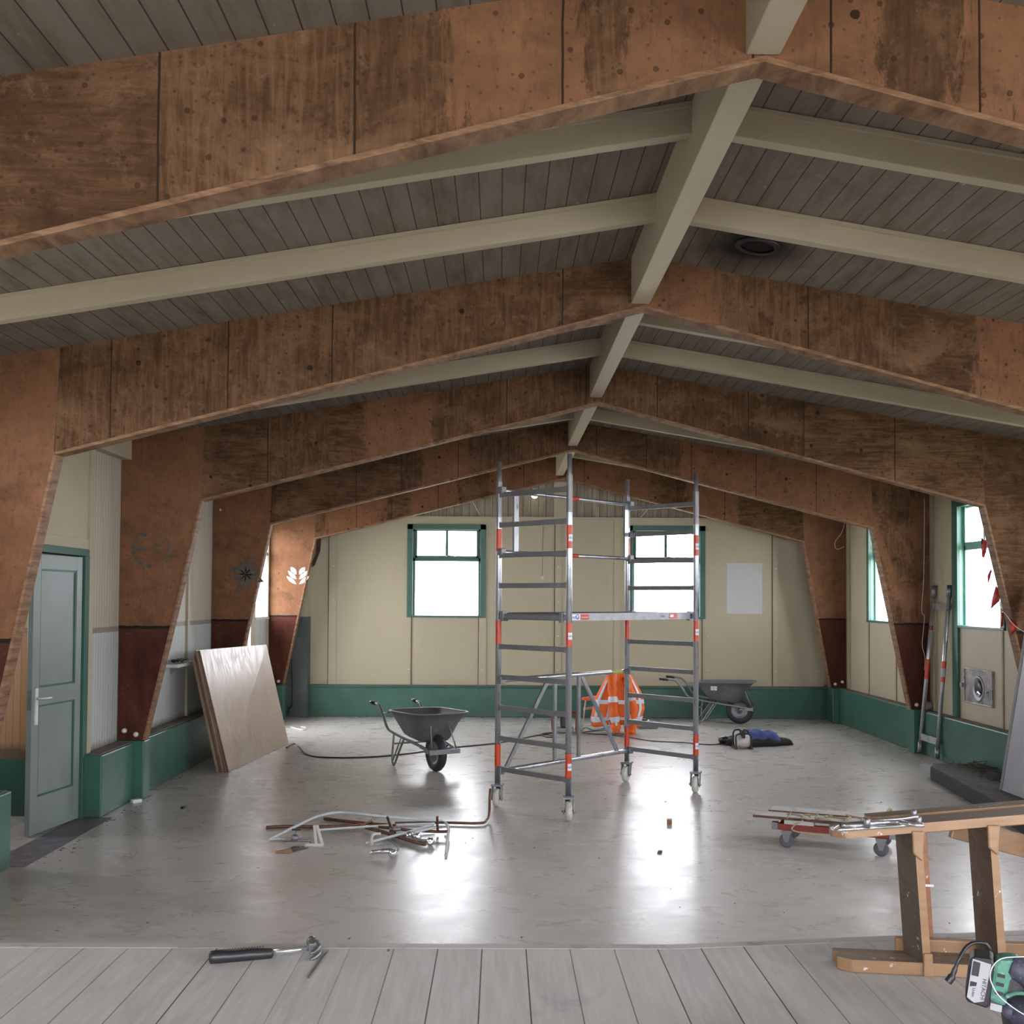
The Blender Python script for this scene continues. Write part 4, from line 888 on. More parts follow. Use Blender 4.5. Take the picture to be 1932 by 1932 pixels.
# ------------------------------------------------------------------ chair with the hi-vis jacket
cz = math.radians(-35)
r = empty('tubular_chair', (1.50, 15.35, 0), cz, 'tubular chair with an orange seat standing under the hi-vis jacket', 'chair')
sm = simple('orange_seat', (.75, .10, .02), .45)
MB().box(-.23, .23, -.23, .23, .455, .50).build('seat', sm, r, bevel=.02)
for s in (-1, 1):
    MB().tube(smooth_path([(-.22, s*.22, 0), (-.20, s*.2, .25), (-.18, s*.19, .46)], 4), .011, 8).build('leg', M['offwhite'], r)
    MB().tube(smooth_path([(.24, s*.22, 0), (.21, s*.2, .25), (.19, s*.19, .46), (.24, s*.19, .84)], 4), .011, 8).build('leg', M['offwhite'], r)
MB().beam((-.205, -.2, .33), (-.205, .2, .33), .012, .035).build('stretcher', M['offwhite'], r)
MB().box(.222, .25, -.20, .20, .60, .84).build('backrest', sm, r, bevel=.012)
# jacket: draped shell; (x, z) outline read at the chair's distance
prof = [(.035, 1.57, 2.02, .05), (.12, 1.325, 2.01, .13), (.22, 1.31, 2.04, .15), (.36, 1.335, 2.075, .16), (.50, 1.37, 2.055, .155), (.60, 1.42, 2.02, .145), (.70, 1.475, 1.96, .125), (.80, 1.53, 1.90, .09), (.87, 1.57, 1.85, .05), (.885, 1.60, 1.82, .02)]
def jprof(z):
    for (z0, a0, b0, d0), (z1, a1, b1, d1) in zip(prof[1:], prof[2:]):
        if z <= z1: t = (z - z0)/(z1 - z0); return a0 + (a1-a0)*t, b0 + (b1-b0)*t, d0 + (d1-d0)*t
    return prof[-1][1:]
def jsurf(u, z, off=0.):
    a, b, d = jprof(z); cx, hw = (a + b)/2, (b - a)/2; an = 2*math.pi*u
    fold = 1 + .09*math.sin(5*an + 2.5*z)*(1.1 - z) + .05*math.sin(11*an - 4*z)
    ca, sa = math.cos(an), math.sin(an); ex = .8
    return (cx + (hw + off)*math.copysign(abs(ca)**ex, ca), 15.18 + (d*fold + off)*math.copysign(abs(sa)**ex, sa) + .12*(ca*hw)*.6, z + .02*math.sin(3*an)*(z < .2))
r = empty('hi_vis_jacket', (1.67, 15.18, .1), 0, 'orange hi-vis jacket with silver stripes draped over the chair', 'jacket')
def place(o): o.location = (-1.67, -15.18, -.1); return o
mb = MB(); mb.grid(lambda u, v: jsurf(u, .12 + .765*v), 64, 26); mb.add([jsurf(k/20, .885) for k in range(20)], [list(range(20))]); place(mb.build('jacket_body', M['hiviz'], r, solid=.008))
def stripe(fn, n=30, m=3):
    return place(MB().grid(fn, n, m).build('reflective_stripe', M['reflective'], r))
stripe(lambda u, v: jsurf(u, .185 + .06*v, .008), 64); stripe(lambda u, v: jsurf(.5 + .5*u, .43 + .055*v, .008), 40)
for uc in (.60, .705, .885): stripe(lambda u, v, uc=uc: jsurf(uc + (-.016 + .032*u), .25 + .62*v, .010), 4, 24)
for (sx, sy, ph) in ((1.60, 15.02, 0), (1.86, 15.06, 1)):
    path = [(sx - .01, sy + .08, .83), (sx - .005, sy + .0, .68), (sx + .005, sy - .03, .50), (sx + .02, sy - .04, .30), (sx + .045, sy - .04, .12), (sx + .05, sy - .035, .045)]
    if ph: path = [(1.80, 15.08, .80), (1.84, 15.02, .6), (1.88, 15.0, .4), (1.88, 15.0, .2), (1.865, 15.02, .06), (1.86, 15.03, .0)]
    ps = smooth_path(path, 5); rad = [.065 + .008*math.sin(k*1.3) - .02*max(0, (k-22)/6) for k in range(len(ps))]
    sl = place(MB().tube(ps, rad, 14).build('sleeve', M['hiviz'], r))
    def ring(z0, z1, name='cuff_stripe'):
        q = [(i, p) for i, p in enumerate(ps) if z0 <= p.z <= z1]
        if len(q) > 1: MB().tube([p for i, p in q], [rad[i] + .004 for i, p in q], 14, False).build(name, M['reflective'], sl)
    ring(.17, .27); ring(.45, .56)
    MB().beam((ps[3].x - .0, ps[3].y - rad[3] - .0, .75), (ps[20].x, ps[20].y - rad[20] - .002, .14), .03, .006, (0, 1, 0)).build('sleeve_stripe', M['reflective'], sl)

# ------------------------------------------------------------------ small machines and clothes on the floor
r = empty('framed_machine', (.94, 15.25, 0), 0, 'small black machine in a red tubular frame behind the scaffold', 'machine')
mb = MB()
for y in (-.12, .12): mb.tube(smooth_path([(-.17, y, .012), (-.175, y, .2), (-.15, y, .28), (.15, y, .28), (.175, y, .2), (.17, y, .012)], 5), .012, 8)
for x, z in ((-.17, .03), (.17, .03), (-.1, .28), (.1, .28)): mb.tube([(x, -.12, z), (x, .12, z)], .012, 8)
mb.build('tube_frame', M['red_frame'], r)
MB().box(-.06, .07, -.08, .08, .07, .24).build('motor', M['black'], r, bevel=.02); MB().box(-.12, .13, -.11, .11, .035, .075).build('base_plate', M['alu_dull'], r, bevel=.008); MB().lathe([(0, .0), (.05, .0), (.05, .14), (0, .14)], 16, TR(-.06, 0, .2) @ Matrix.Rotation(math.pi/2, 4, 'Y')).build('drum', M['tray'], r)
r = empty('work_lamp', (3.13, 13.70, 0), 0, 'white drum-shaped site lamp in a black tube stand beside dark clothes', 'work lamp')
MB().lathe([(0, -.09), (.07, -.09), (.082, -.07), (.082, .07), (.07, .09), (0, .09)], 24, TR(0, 0, .095) @ Matrix.Rotation(math.pi/2, 4, 'Y')).build('drum', M['offwhite'], r)
for s in (-1, 1):
    MB().tube(smooth_path([(s*.095, -.09, .012), (s*.10, -.085, .15), (s*.075, -.08, .19), (0, -.08, .195)], 5), .011, 8).build('tube_stand', M['black'], r)
    MB().tube(smooth_path([(s*.095, .08, .012), (s*.10, .075, .17), (s*.075, .07, .225), (0, .07, .23)], 5), .011, 8).build('tube_stand', M['black'], r)
    MB().box(s*.10 - .018, s*.10 + .018, -.10, .10, 0, .03).build('foot', M['black'], r)
MB().box(-.02, .02, -.105, .075, .14, .25).build('strap', M['black'], r, bevel=.01)
def heap(name, fn, mat, label, cat, nu=42, nv=20):
    o = MB().grid(fn, nu, nv).build(name, mat, solid=.006); tag(o, label, cat); return o
def hz(x, y, cx, cy, rx, ry, h, ph):
    q = ((x - cx)/rx)**2 + ((y - cy)/ry)**2
    return max(0, 1 - q)**.42*h*(1 + .10*math.sin(17*x + ph) * math.cos(11*y + ph) + .10*math.sin(41*x + 19*y + ph))
def dome(cx, cy, rx, ry, h, ph, z0=.006):
    def f(u, v):
        a = 2*math.pi*u; rr = v; w_ = 1 + .12*math.sin(3*a + ph) + .06*math.sin(7*a + ph*2); x = cx + rx*rr*w_*math.cos(a); y = cy + ry*rr*w_*math.sin(a)
        return (x, y, z0 + hz(cx + rx*rr*math.cos(a), cy + ry*rr*math.sin(a), cx, cy, rx, ry, h, ph))
    return f
heap('black_coat', dome(3.37, 14.05, .45, .22, .12, 1.), M['blackcloth'], 'black coat crumpled on the floor behind the site lamp', 'coat')
heap('blue_overalls', dome(3.42, 14.06, .27, .19, .19, 2.3), M['denim'], 'blue work overalls bundled on top of the black coat', 'overalls')
o = MB().tube(smooth_path([(2.93, 14.1, .05), (2.98, 14.05, .07), (3.05, 14.02, .05)], 4), [.04]*4 + [.045]*3 + [.03]*2, 10).build('shoe', M['black']); tag(o, 'dark rounded object like a shoe tip left of the black coat', 'shoe')
r = empty('tool_case', (2.20, 15.8, 0), .1, 'flat dark case on the floor right of the chair', 'case'); MB().box(-.14, .14, -.10, .10, 0, .045).build('case_body', M['tray'], r, bevel=.01); MB().box(-.12, .12, -.08, .08, .045, .052).build('case_lid', M['label_grey'], r, bevel=.004)
r = empty('hand_tool', (2.20, 15.80, .052), .2, 'small dark blue hand tool resting on the flat case', 'tool'); MB().blob((-.05, 0, .045), (.05, .045, .045)).build('motor', M['black'], r); MB().blob((.04, 0, .03), (.06, .03, .028)).build('tool_body', simple('navy_plastic', (.05, .07, .16), .4), r); MB().blob((.0, -.03, .06), (.02, .015, .02)).build('switch', M['white'], r)

# cables on the floor
fp = lambda pts, z=.008: [Vector((*up(x, y, 'z', 0).xy, z)) for x, y in pts]
o = MB().tube(smooth_path(fp([(540, 1412), (556, 1404), (566, 1412), (578, 1424), (610, 1430), (690, 1430), (770, 1423), (850, 1412), (930, 1404), (985, 1394), (1010, 1389), (1035, 1387), (1048, 1392), (1030, 1391), (1022, 1386), (1048, 1383)]), 6), .010, 7).build('extension_cable', M['black']); tag(o, 'black cable running on the floor from the plywood to the red framed machine', 'cable')
o = MB().tube(smooth_path(fp([(1090, 1383), (1105, 1374), (1122, 1379), (1150, 1372), (1140, 1378), (1102, 1382), (1106, 1385), (1140, 1387), (1180, 1391), (1230, 1399), (1290, 1402), (1335, 1406), (1360, 1404), (1385, 1396), (1392, 1398)]), 6), .007, 7).build('power_cable', M['black']); tag(o, 'thin dark cable looping on the floor from the chair to the site lamp', 'cable')
o = MB().tube(smooth_path(fp([(548, 1372), (560, 1376), (572, 1378), (578, 1374), (568, 1372)]), 5), .009, 6).build('white_string', M['offwhite']); tag(o, 'short curl of white string on the floor behind the plywood', 'string')

# ------------------------------------------------------------------ heap of torn-out pipes
def fz(x, y, z=.012): d = up(x, y, 'z', z); return d
def pipe(name, pts, rad, mat, label, ends=None, n=5, cat='pipe'):
    """pts: (x, y, height above the floor), the first two read off the photograph on that height's plane"""
    P = smooth_path([up(x, y, 'z', z) for x, y, z in pts], n); o = MB().tube(P, rad, 9).build(name, mat); tag(o, label, cat, 'torn-out pipes on the floor')
    return o
cu, pw = M['copper'], M['pipe_white']
pipe('copper_pipe', [(925, 1489, .26), (924, 1505, .20), (923, 1535, .06), (918, 1547, .025), (905, 1553, .02), (840, 1552, .02), (790, 1552, .02), (745, 1553, .02)], .011, cu, 'long copper pipe whose bent end rises beside the scaffold wheel')
pipe('copper_pipe', [(502, 1561, .012), (545, 1559, .012), (590, 1560, .014), (640, 1559, .02), (690, 1555, .03)], .013, cu, 'copper pipe sticking out farthest left of the pipe heap')
pipe('copper_pipe', [(592, 1561, .035), (650, 1558, .035), (695, 1552, .035), (702, 1547, .04), (707, 1542, .045)], .010, cu, 'thin copper pipe with an upturned tip in the pipe heap')
pipe('copper_pipe', [(612, 1544, .013), (650, 1549, .013), (700, 1554, .02), (730, 1556, .03)], .013, cu, 'copper pipe rearmost in the heap, slanting down to the right')
pipe('copper_pipe', [(690, 1561, .03), (730, 1572, .03), (775, 1586, .03), (802, 1593, .03)], .015, cu, 'thick copper pipe slanting towards the stage under the white ones')
pipe('copper_pipe', [(715, 1560, .05), (770, 1566, .05), (830, 1569, .05), (848, 1568, .05)], .012, cu, 'copper pipe lying level across the right of the heap')
pipe('copper_pipe', [(731, 1542, .12), (738, 1562, .06), (744, 1577, .03)], .012, cu, 'short copper stub standing askew in the middle of the heap')
pipe('copper_pipe', [(825, 1541, .14), (825, 1556, .07), (826, 1568, .03)], .011, cu, 'short upright copper stub at the right of the heap')
pipe('conduit', [(508, 1584, .01), (520, 1578, .02), (560, 1558, .06), (600, 1540, .09), (640, 1533, .10), (690, 1537, .10), (740, 1542, .08), (790, 1546, .05), (835, 1549, .03)], .012, pw, 'long bowed grey-white conduit arching over the pipe heap', n=6)
pipe('conduit', [(508, 1584, .01), (530, 1583, .01), (544, 1587, .015)], .010, pw, 'short curved white hose end by the left tap')
pipe('conduit', [(598, 1566, .05), (640, 1563, .05), (700, 1559, .055), (760, 1556, .06), (820, 1554, .05)], .010, pw, 'straight thin white conduit lying along the copper pipes')
pipe('conduit', [(690, 1591, .012), (720, 1583, .03), (770, 1570, .06), (816, 1556, .08)], .011, pw, 'white conduit slanting across the front of the heap')
pipe('conduit', [(782, 1571, .09), (800, 1566, .09), (822, 1561, .09)], .011, pw, 'short white conduit piece at the right end of the heap')
pipe('conduit', [(840, 1552, .06), (846, 1562, .06), (844, 1590, .03), (841, 1614, .012)], .012, pw, 'white conduit hanging over the heap\'s right end towards the stage')
pipe('conduit', [(701, 1594, .012), (702, 1580, .05), (706, 1574, .07), (718, 1573, .07)], .011, M['offwhite'], 'small cream hooked hose in front of the heap')
pipe('flexible_hose', [(725, 1580, .02), (742, 1590, .03), (751, 1600, .03), (748, 1610, .015)], .006, M['steel'], 'thin flexible metal hose leading to the loose mixer tap')
r = empty('mixer_tap', (*up(726, 1618, 'z', 0).xy, 0), 0, 'chrome mixer tap lying on its own in front of the pipes', 'tap', 'torn-out pipes on the floor')
MB().lathe([(0, -.05), (.028, -.05), (.034, -.02), (.034, .02), (.028, .05), (0, .05)], 18, TR(.06, -.02, .035) @ Matrix.Rotation(1.2, 4, 'X')).build('tap_body', M['chrome'], r)
MB().tube(smooth_path([(.05, 0, .05), (-.02, .0, .045), (-.09, .01, .035), (-.11, .01, .03)], 4), [.02]*5+[.017]*5+[.014]*3, 10).build('tap_lever', M['chrome'], r)
r = empty('stop_tap', (*up(557, 1591, 'z', 0).xy, 0), 0, 'small tarnished stop tap at the left front of the heap', 'tap', 'torn-out pipes on the floor')
MB().blob((0, 0, .04), (.035, .03, .03)).build('tap_body', M['steel'], r); MB().tube([(0, 0, .05), (.01, .01, .10)], .008, 8).build('spindle', M['steel'], r); MB().beam((-.025, 0, .105), (.04, 0, .105), .016, .012).build('tap_handle', M['black'], r); MB().tube([(-.09, 0, .02), (.12, -.01, .025)], .010, 8).build('tail_pipe', M['steel'], r)
r = empty('pipe_bracket', (*up(600, 1596, 'z', 0).xy, 0), 0, 'folded white metal bracket standing at the left of the heap', 'bracket', 'torn-out pipes on the floor')
for a, b in (((-.05, .12, .13), (-.01, -.02, .0)), ((-.03, .12, .13), (.04, -.01, .0)), ((-.10, .0, .01), (.04, -.02, .01))): MB().beam(a, b, .022, .006, (0, 1, 0)).build('bracket_arm', M['offwhite'], r)
for i, (x, y, l) in enumerate(((812, 1592, 'round chrome tap end pointing right in the heap'), (770, 1580, 'chrome tap body lying in the middle of the heap'), (786, 1583, 'second chrome tap body between the pipes, right of the first'))):
    r = empty('tap_fitting', (*up(x, y + 4, 'z', 0).xy, 0), .4*i, l, 'tap', 'torn-out pipes on the floor')
    MB().lathe([(0, -.03), (.026, -.03), (.032, 0), (.026, .03), (.018, .035), (0, .03)], 16, TR(0, 0, .034) @ Matrix.Rotation(1.3, 4, 'X')).build('tap_body', M['chrome'], r); MB().tube([(-.02, .02, .034), (-.10, .05, .03)], .012, 8).build('tail_pipe', M['steel'], r)
r = empty('pipe_cross', (*up(744, 1578, 'z', 0).xy, 0), 0, 'brass pipe joint where conduits cross in the heap', 'pipe joint', 'torn-out pipes on the floor')
MB().tube([(-.04, 0, .05), (.05, 0, .06)], .017, 10).build('sleeve', M['steel'], r); MB().tube([(0, 0, .0), (.0, -.0, .10)], .015, 10).build('branch', M['copper'], r)
pd = NT('brown_water'); pd.out((.045, .030, .016), .12)
ps = [up(550 + 26*math.cos(a) + 6*math.cos(3*a), 1604 - .16*(26*math.cos(a)) + 5.5*math.sin(a), 'z', 0) for a in [2*math.pi*k/26 for k in range(26)]]
o = MB().prism([(p.x, p.y) for p in ps], 'z', .0005, .003).build('puddle', pd.m); tag(o, 'small brown puddle in front of the white bracket', 'puddle')

# ------------------------------------------------------------------ red dolly with planks and rope
r = empty('furniture_dolly', (2.62, 8.28, 0), math.atan2(-.27, .63), 'low red dolly on grey casters carrying planks, near the stage', 'dolly')
mb = MB()
for y in (-.19, .19): mb.box(-.42, .42, y - .022, y + .022, .135, .185)
for x in (-.38, .38): mb.box(x - .022, x + .022, -.19, .19, .135, .185)
mb.build('frame', M['red_frame'], r, bevel=.004)
for x in (-.43, .43):
    for y in (-.19, .19): MB().box(x - .025, x + .02, y - .025, y + .025, .135, .19).build('end_cap', M['steel'], r)
for x in (-.345, .345):
    for y in (-.19, .19):
        c0 = MB(); c0.box(x - .04, x + .04, y - .03, y + .03, .122, .135)
        for q in (-.026, .022): c0.prism([(x - .038, .125), (x + .038, .125), (x + .014, .045), (x - .014, .045)], 'y', y + q, y + q + .004)
        c1 = c0.build('caster', M['steel'], r); T = TR(x, y, .055) @ Matrix.Rotation(math.pi/2, 4, 'X')
        MB().lathe([(.012, -.016), (.036, -.014), (.05, -.018), (.055, -.01), (.055, .01), (.05, .018), (.036, .014), (.012, .016)], 24, T).build('wheel', simple('grey_rubber', (.10, .10, .11), .6), c1)
        MB().lathe([(0, -.022), (.014, -.022), (.014, .022), (0, .022)], 12, T).build('hub', M['alu_dull'], c1)
for x0, x1 in ((-.36, -.14), (.0, .14), (.2, .4)): MB().box(x0, x1, -.22, -.10, .185, .215).build('bearer_block', M['plank'], r)
def plank(x0, x1, y0, y1, z, label):
    mb = MB(); mb.cur = 1; mb.box(x0, x1, y0, y1, z, z + .018); mb.cur = 0; mb.box(x0 + .004, x1 - .004, y0 + .004, y1 - .004, z + .018, z + .019)
    o = mb.build('plank', [M['plank'], M['plank_edge']]); o.matrix_world = r.matrix_basis.copy() if 0 else TR(2.62, 8.28, 0) @ RZ(math.atan2(-.27, .63)); tag(o, label, 'plank', 'planks on the dolly'); return o
plank(-.60, .46, -.21, -.02, .216, 'front pale grey plank on the dolly, sticking out farthest left'); plank(-.52, .52, .04, .22, .216, 'rear pale grey plank on the dolly, with dark edge')
pts = []
rr = random.Random(5)
for k in range(46):
    t = k/45; pts.append((2.20 + .85*t + .03*math.sin(k*1.9), 8.12 - .12*t + .09*math.sin(k*.8) + .02*math.sin(2.7*k), .25 + .025*abs(math.sin(k*1.3)) + (.06*math.sin((t-.75)*12.5) if .75 < t < 1 else 0)))
o = MB().tube(smooth_path(pts, 4), .007, 6).build('rope', M['rope']); tag(o, 'tangled beige rope lying along the planks on the dolly', 'rope')
wire('rope_loop', [(2.30, 8.05, .245), (2.22, 8.0, .22), (2.20, 7.98, .19), (2.28, 7.96, .17), (2.42, 7.92, .16)], .006, M['rope'], 'loose loop of rope hanging down the front of the dolly', 'rope')

# ------------------------------------------------------------------ wooden stepladder lying on its side on the stage
la = math.atan2(-.037, .274)
r = empty('wooden_stepladder', (.893, 2.80, SZ), la, 'paint-spattered wooden stepladder lying on its side at the stage edge', 'stepladder')
sl_ = .118                      # splay of the upper stile
def bar(name, a, b, w_, h, mat, side=(0, 0, 1), bv=.005, par=r): return MB().beam(a, b, w_, h, side).build(name, mat, par, bevel=bv)
def hexbar(name, x0, x1, y0, y1, z0, z1, mat, cut=.03, slope=0., mat2=None):
    mb = MB(); zz = lambda x: slope*x
    V = [(x0 + cut, y0, z0 + zz(x0 + cut)), (x1, y0, z0 + zz(x1)), (x1, y0, z1 + zz(x1)), (x0 + cut, y0, z1 + zz(x0 + cut)), (x0, y0 + (y1-y0)*.45, z0 + zz(x0)), (x0, y0 + (y1-y0)*.45, z1 + zz(x0)), (x0 + .002, y1, z0 + zz(x0)), (x0 + .002, y1, z1 + zz(x0)), (x1, y1, z0 + zz(x1)), (x1, y1, z1 + zz(x1))]
    mb.add(V, [(0,1,2,3), (0,3,5,4), (4,5,7,6), (6,7,9,8), (1,8,9,2)]); mb.add(V, [(0,4,6,8,1)]); mb.cur = 1; mb.add(V, [(3,2,9,7,5)])
    return mb.build(name, [mat, mat2 or mat], r, bevel=.006)
hexbar('stile', 0, 1.25, 0, .052, .002, .034, M['pine'], .035, 0, M['pine_grey'])
zu = .345
hexbar('stile', -.012, 1.25, 0, .085, zu, zu + .024, M['pine'], .03, sl_, M['pine_grey'])
hexbar('rear_stile', .0, 1.25, .075, .105, .002, .030, M['pine'], .012, 0, M['pine_grey'])
MB().prism([(.17, .002), (1.25, .002), (1.25, .062), (.17, .062)], 'y', .108, .13).build('rear_stile', M['pine'], r, bevel=.004)
MB().prism([(.19, zu - .028 + sl_*.19), (1.25, zu - .028 + sl_*1.25), (1.25, zu + .012 + sl_*1.25), (.19, zu + .012 + sl_*.19)], 'y', .105, .135).build('rear_stile', M['pine'], r, bevel=.004)
hexbar('rear_stile', .10, 1.25, .125, .185, zu - .004, zu + .022, M['pine'], .02, sl_, M['pine_grey'])
for x in (.213, .400, .60, .80, 1.0):
    top = zu + sl_*x; V = []
    xt = x - .022; mb = MB()
    def pt(xx, y, z): return (xx, y, z)
    vs = [(x, 0, .034), (x + .02, 0, .034), (x + .02 - .0, .09, .034), (x - .028, .09, .034), (xt, 0, top), (xt + .02, 0, top), (xt + .02, .09, top), (xt - .028, .09, top)]
    mb.add(vs, [(0,1,2,3), (7,6,5,4), (0,4,5,1), (1,5,6,2), (2,6,7,3)]); mb.cur = 1; mb.add(vs, [(3,7,4,0)])
    mb.build('step', [M['pine'], M['pine_dirty']], r, bevel=.002)
    MB().prism([(x - .001, .0), (x + .024, .0), (x + .022, .06), (x, .06)], 'y', -.008, .001).build('tenon', M['pine'], r, bevel=.003)
    MB().prism([(xt - .004, top - .055), (xt + .020, top - .075), (xt + .026, top + .003), (xt - .006, top + .003)], 'y', -.008, .001).build('tenon', M['pine'], r, bevel=.004)
bar('rear_step', (.262, .155, .03), (.243, .155, zu + .02), .030, .03, M['pine_red'], (0, 1, 0), .002)
MB().box(.248, .276, .138, .1415, .195, .201).build('paint_line', M['white'], r)
bar('brace', (.33, .16, zu + .01), (1.2, .30, -.0 + .12), .02, .06, M['pine'], (0, 0, 1), .003)
mp = lambda *q: [Vector(p) for p in q]
inv = (TR(.893, 2.80, SZ) @ RZ(la)).inverted()
def lad(x, y, z): return inv @ up(x, y, 'z', z)
def sp(pts, z, w_, name, lift=0):
    P = [lad(x, y, z + dz) for x, y, dz in pts]; mb = MB()
    mb.tube(smooth_path(P, 4), w_, 8); return mb.build(name, M['chrome'], r)
sp([(1571, 1563, .0), (1585, 1557, .0), (1600, 1558, .005), (1636, 1556, .01), (1645, 1553, .015), (1690, 1551, .022), (1722, 1556, .03), (1742, 1557, .03)], 1.318, .0055, 'spreader_arm')
sp([(1580, 1566, .0), (1640, 1562, .006), (1700, 1558, .02), (1735, 1553, .03)], 1.315, .005, 'spreader_arm')
sp([(1632, 1552, .01), (1660, 1548, .012), (1700, 1545, .02), (1732, 1540, .03)], 1.325, .005, 'spreader_arm')
for x, y in ((1636, 1553), (1724, 1536), (1733, 1549)):
    p = lad(x, y, 1.335); MB().lathe([(0, -.012), (.008, -.012), (.008, .008), (.005, .012), (0, .012)], 10, TR(*p)).build('bolt', M['steel'], r)

# ------------------------------------------------------------------ hammer on the stage edge
h0, h1 = up(394, 1808, 'z', SZ + .014), up(600, 1790, 'z', SZ + .014)
r = empty('claw_hammer', (h0.x, h0.y, SZ), math.atan2(h1.y - h0.y, h1.x - h0.x), 'claw hammer with black rubber grip lying on the stage edge', 'hammer')
Lh = (h1 - h0).length
gp = MB().tube([(0, 0, .016), (.004, 0, .016), (.02, 0, .016), (.06, 0, .0145), (.10, 0, .015), (Lh*.56, 0, .0125), (Lh*.58, 0, .0115)], [.011, .0165, .0175, .016, .0165, .014, .0105], 16).build('grip', M['black'], r)
rid = MB()
for k in range(16): rid.box(.03 + k*.0072, .0335 + k*.0072, -.005, .005, .0305, .0328)
rid.build('grip_ridge', M['rubber'], gp)
MB().tube([(Lh*.575, 0, .0145), (Lh*.80, 0, .0165), (Lh*.93, 0, .018)], [.0078, .0072, .0085], 14).build('shaft', M['chrome'], r)
hd = MB(); hx = Lh*.965
hd.box(hx - .016, hx + .016, -.016, .018, .008, .034)
hd.tube([(hx, .015, .02), (hx - .001, .03, .02), (hx - .001, .034, .02), (hx - .002, .052, .02)], [.012, .011, .0155, .0155], 16)
head = hd.build('hammer_head', simple('hammer_steel', (.20, .20, .21), .4, .7, .4, 40), r, bevel=.003)
for z in (.012, .028):
    MB().tube(smooth_path([(hx + .006, -.010, z), (hx + .008, -.03, z + (.0 if z < .02 else .002)), (hx - .002, -.05, z - .002), (hx - .018, -.066, z - .004)], 4), [.010]*3 + [.009]*3 + [.0075]*3 + [.006]*2 + [.003, .0025], 8).build('claw', head.data.materials[0], head)
# long splinter lifted out of a stage board
q = [up(x, y, 'z', SZ + .001) for x, y in ((621, 1793), (583, 1846), (580, 1843), (606, 1806))]
o = MB().prism([(p.x, p.y) for p in q], 'z', SZ, SZ + .0022).build('splinter_gap', simple('dark_split', (.13, .115, .09), .9)); tag(o, 'dark splintered gap in the stage boards by the hammer head', 'splinter gap')

# ------------------------------------------------------------------ bucket and cordless tool, front right corner
YBk = 2.13
r = empty('plastic_bucket', (1.135, YBk, SZ), 0, 'dusty grey plastic bucket at the right front corner of the stage', 'bucket')
MB().lathe([(0, .004), (.098, .004), (.102, .0), (.125, .175), (.137, .178), (.138, .186), (.131, .190), (.124, .186), (.098, .010), (0, .010)], 40).build('bucket_body', M['bucket'], r)
MB().tube([(.139*math.cos(a), .139*math.sin(a), .178) for a in [math.pi*2*k/40 for k in range(41)]], .005, 7, False).build('rim', M['dusty'], r)
r = empty('cordless_tool', (.955, 2.09, SZ + .16), 0, 'dusty green cordless power tool with black battery lying in the bucket', 'power tool')
TB = TR(-.012, 0, .078) @ Matrix.Scale(.85, 4) @ RZ(math.radians(-24)) @ Matrix.Rotation(math.radians(7), 4, 'Y')
bt = MB(); bt.prism([(-.026, -.044), (-.020, -.054), (.022, -.058), (.026, -.05), (.026, .046), (.020, .056), (-.018, .052), (-.026, .042)], 'y', -.032, .034, TB)
bat = bt.build('battery', M['black'], r, bevel=.004)
lb = MB().prism([(-.022, -.042), (-.006, -.051), (.014, -.042), (.019, .044), (-.020, .047)], 'y', -.0335, -.0325, TB).build('battery_label', M['label_grey'], bat)
MB().prism([(-.019, .010), (-.004, .010), (-.003, .042), (-.018, .043)], 'y', -.0345, -.0335, TB).build('label_window', M['black'], lb)
MB().prism([(-.019, -.016), (-.006, -.012), (-.005, -.004), (-.019, -.004)], 'y', -.0345, -.0335, TB).build('label_window', M['black'], lb)
TT = TB @ TR(.0095, -.0342, -.016) @ Matrix.Rotation(math.pi/2, 4, 'X') @ Matrix.Rotation(-math.pi/2, 4, 'Z'); lettering('HITACHI', .0125, M['black'], lb, TT, 'lettering', .0004)
lettering('Li-ion', .009, M['black'], lb, TB @ TR(-.010, -.0342, -.028) @ Matrix.Rotation(math.pi/2, 4, 'X') @ Matrix.Rotation(-math.pi/2, 4, 'Z'), 'lettering', .0004)
bd = MB(); bd.prism([(.024, -.040), (.060, -.045), (.062, .02), (.088, .048), (.070, .066), (.034, .058), (.024, .044)], 'y', -.030, .034, TB); body = bd.build('tool_body', M['tool_green'], r, bevel=.008)
MB().box(.028, .052, -.030, .030, -.058, -.043, TB).build('battery_latch', M['label_grey'], body)
mb = MB(); mb.tube([TB @ Vector(p) for p in smooth_path([(.06, -.01, .045), (.10, -.015, .035), (.14, -.02, .0), (.19, -.02, -.02), (.24, .0, -.03)], 5)], [.020, .022, .023, .024, .025] + [.026]*16, 14); mb.build('handle', M['dusty'], r)
MB().tube([TB @ Vector(p) for p in smooth_path([(.055, -.036, -.02), (.075, -.04, -.004), (.10, -.045, .002), (.13, -.045, .0), (.16, -.04, -.012)], 4)], .004, 8).build('green_trim', M['tool_green'], body)
for z in (-.02, .0, .02): MB().box(.034, .050, -.033, -.0295, z, z + .007, TB).build('vent_slot', M['rubber'], body)
MB().blob((.135, .0, -.055), (.075, .07, .05), TB, 20, 14, .05).build('motor_housing', M['dusty'], r)
MB().blob((.070, -.015, -.055), (.022, .02, .018), TB).build('trigger', M['dusty'], body)
cp = smooth_path([up(1868, 1792, 'y', 2.10), up(1858, 1780, 'y', 2.10), up(1838, 1779, 'y', 2.10), up(1822, 1788, 'y', 2.09), up(1810, 1808, 'y', 2.08), up(1803, 1825, 'y', 2.08), up(1796, 1842, 'y', 2.08), up(1788, 1853, 'y', 2.08)], 5)
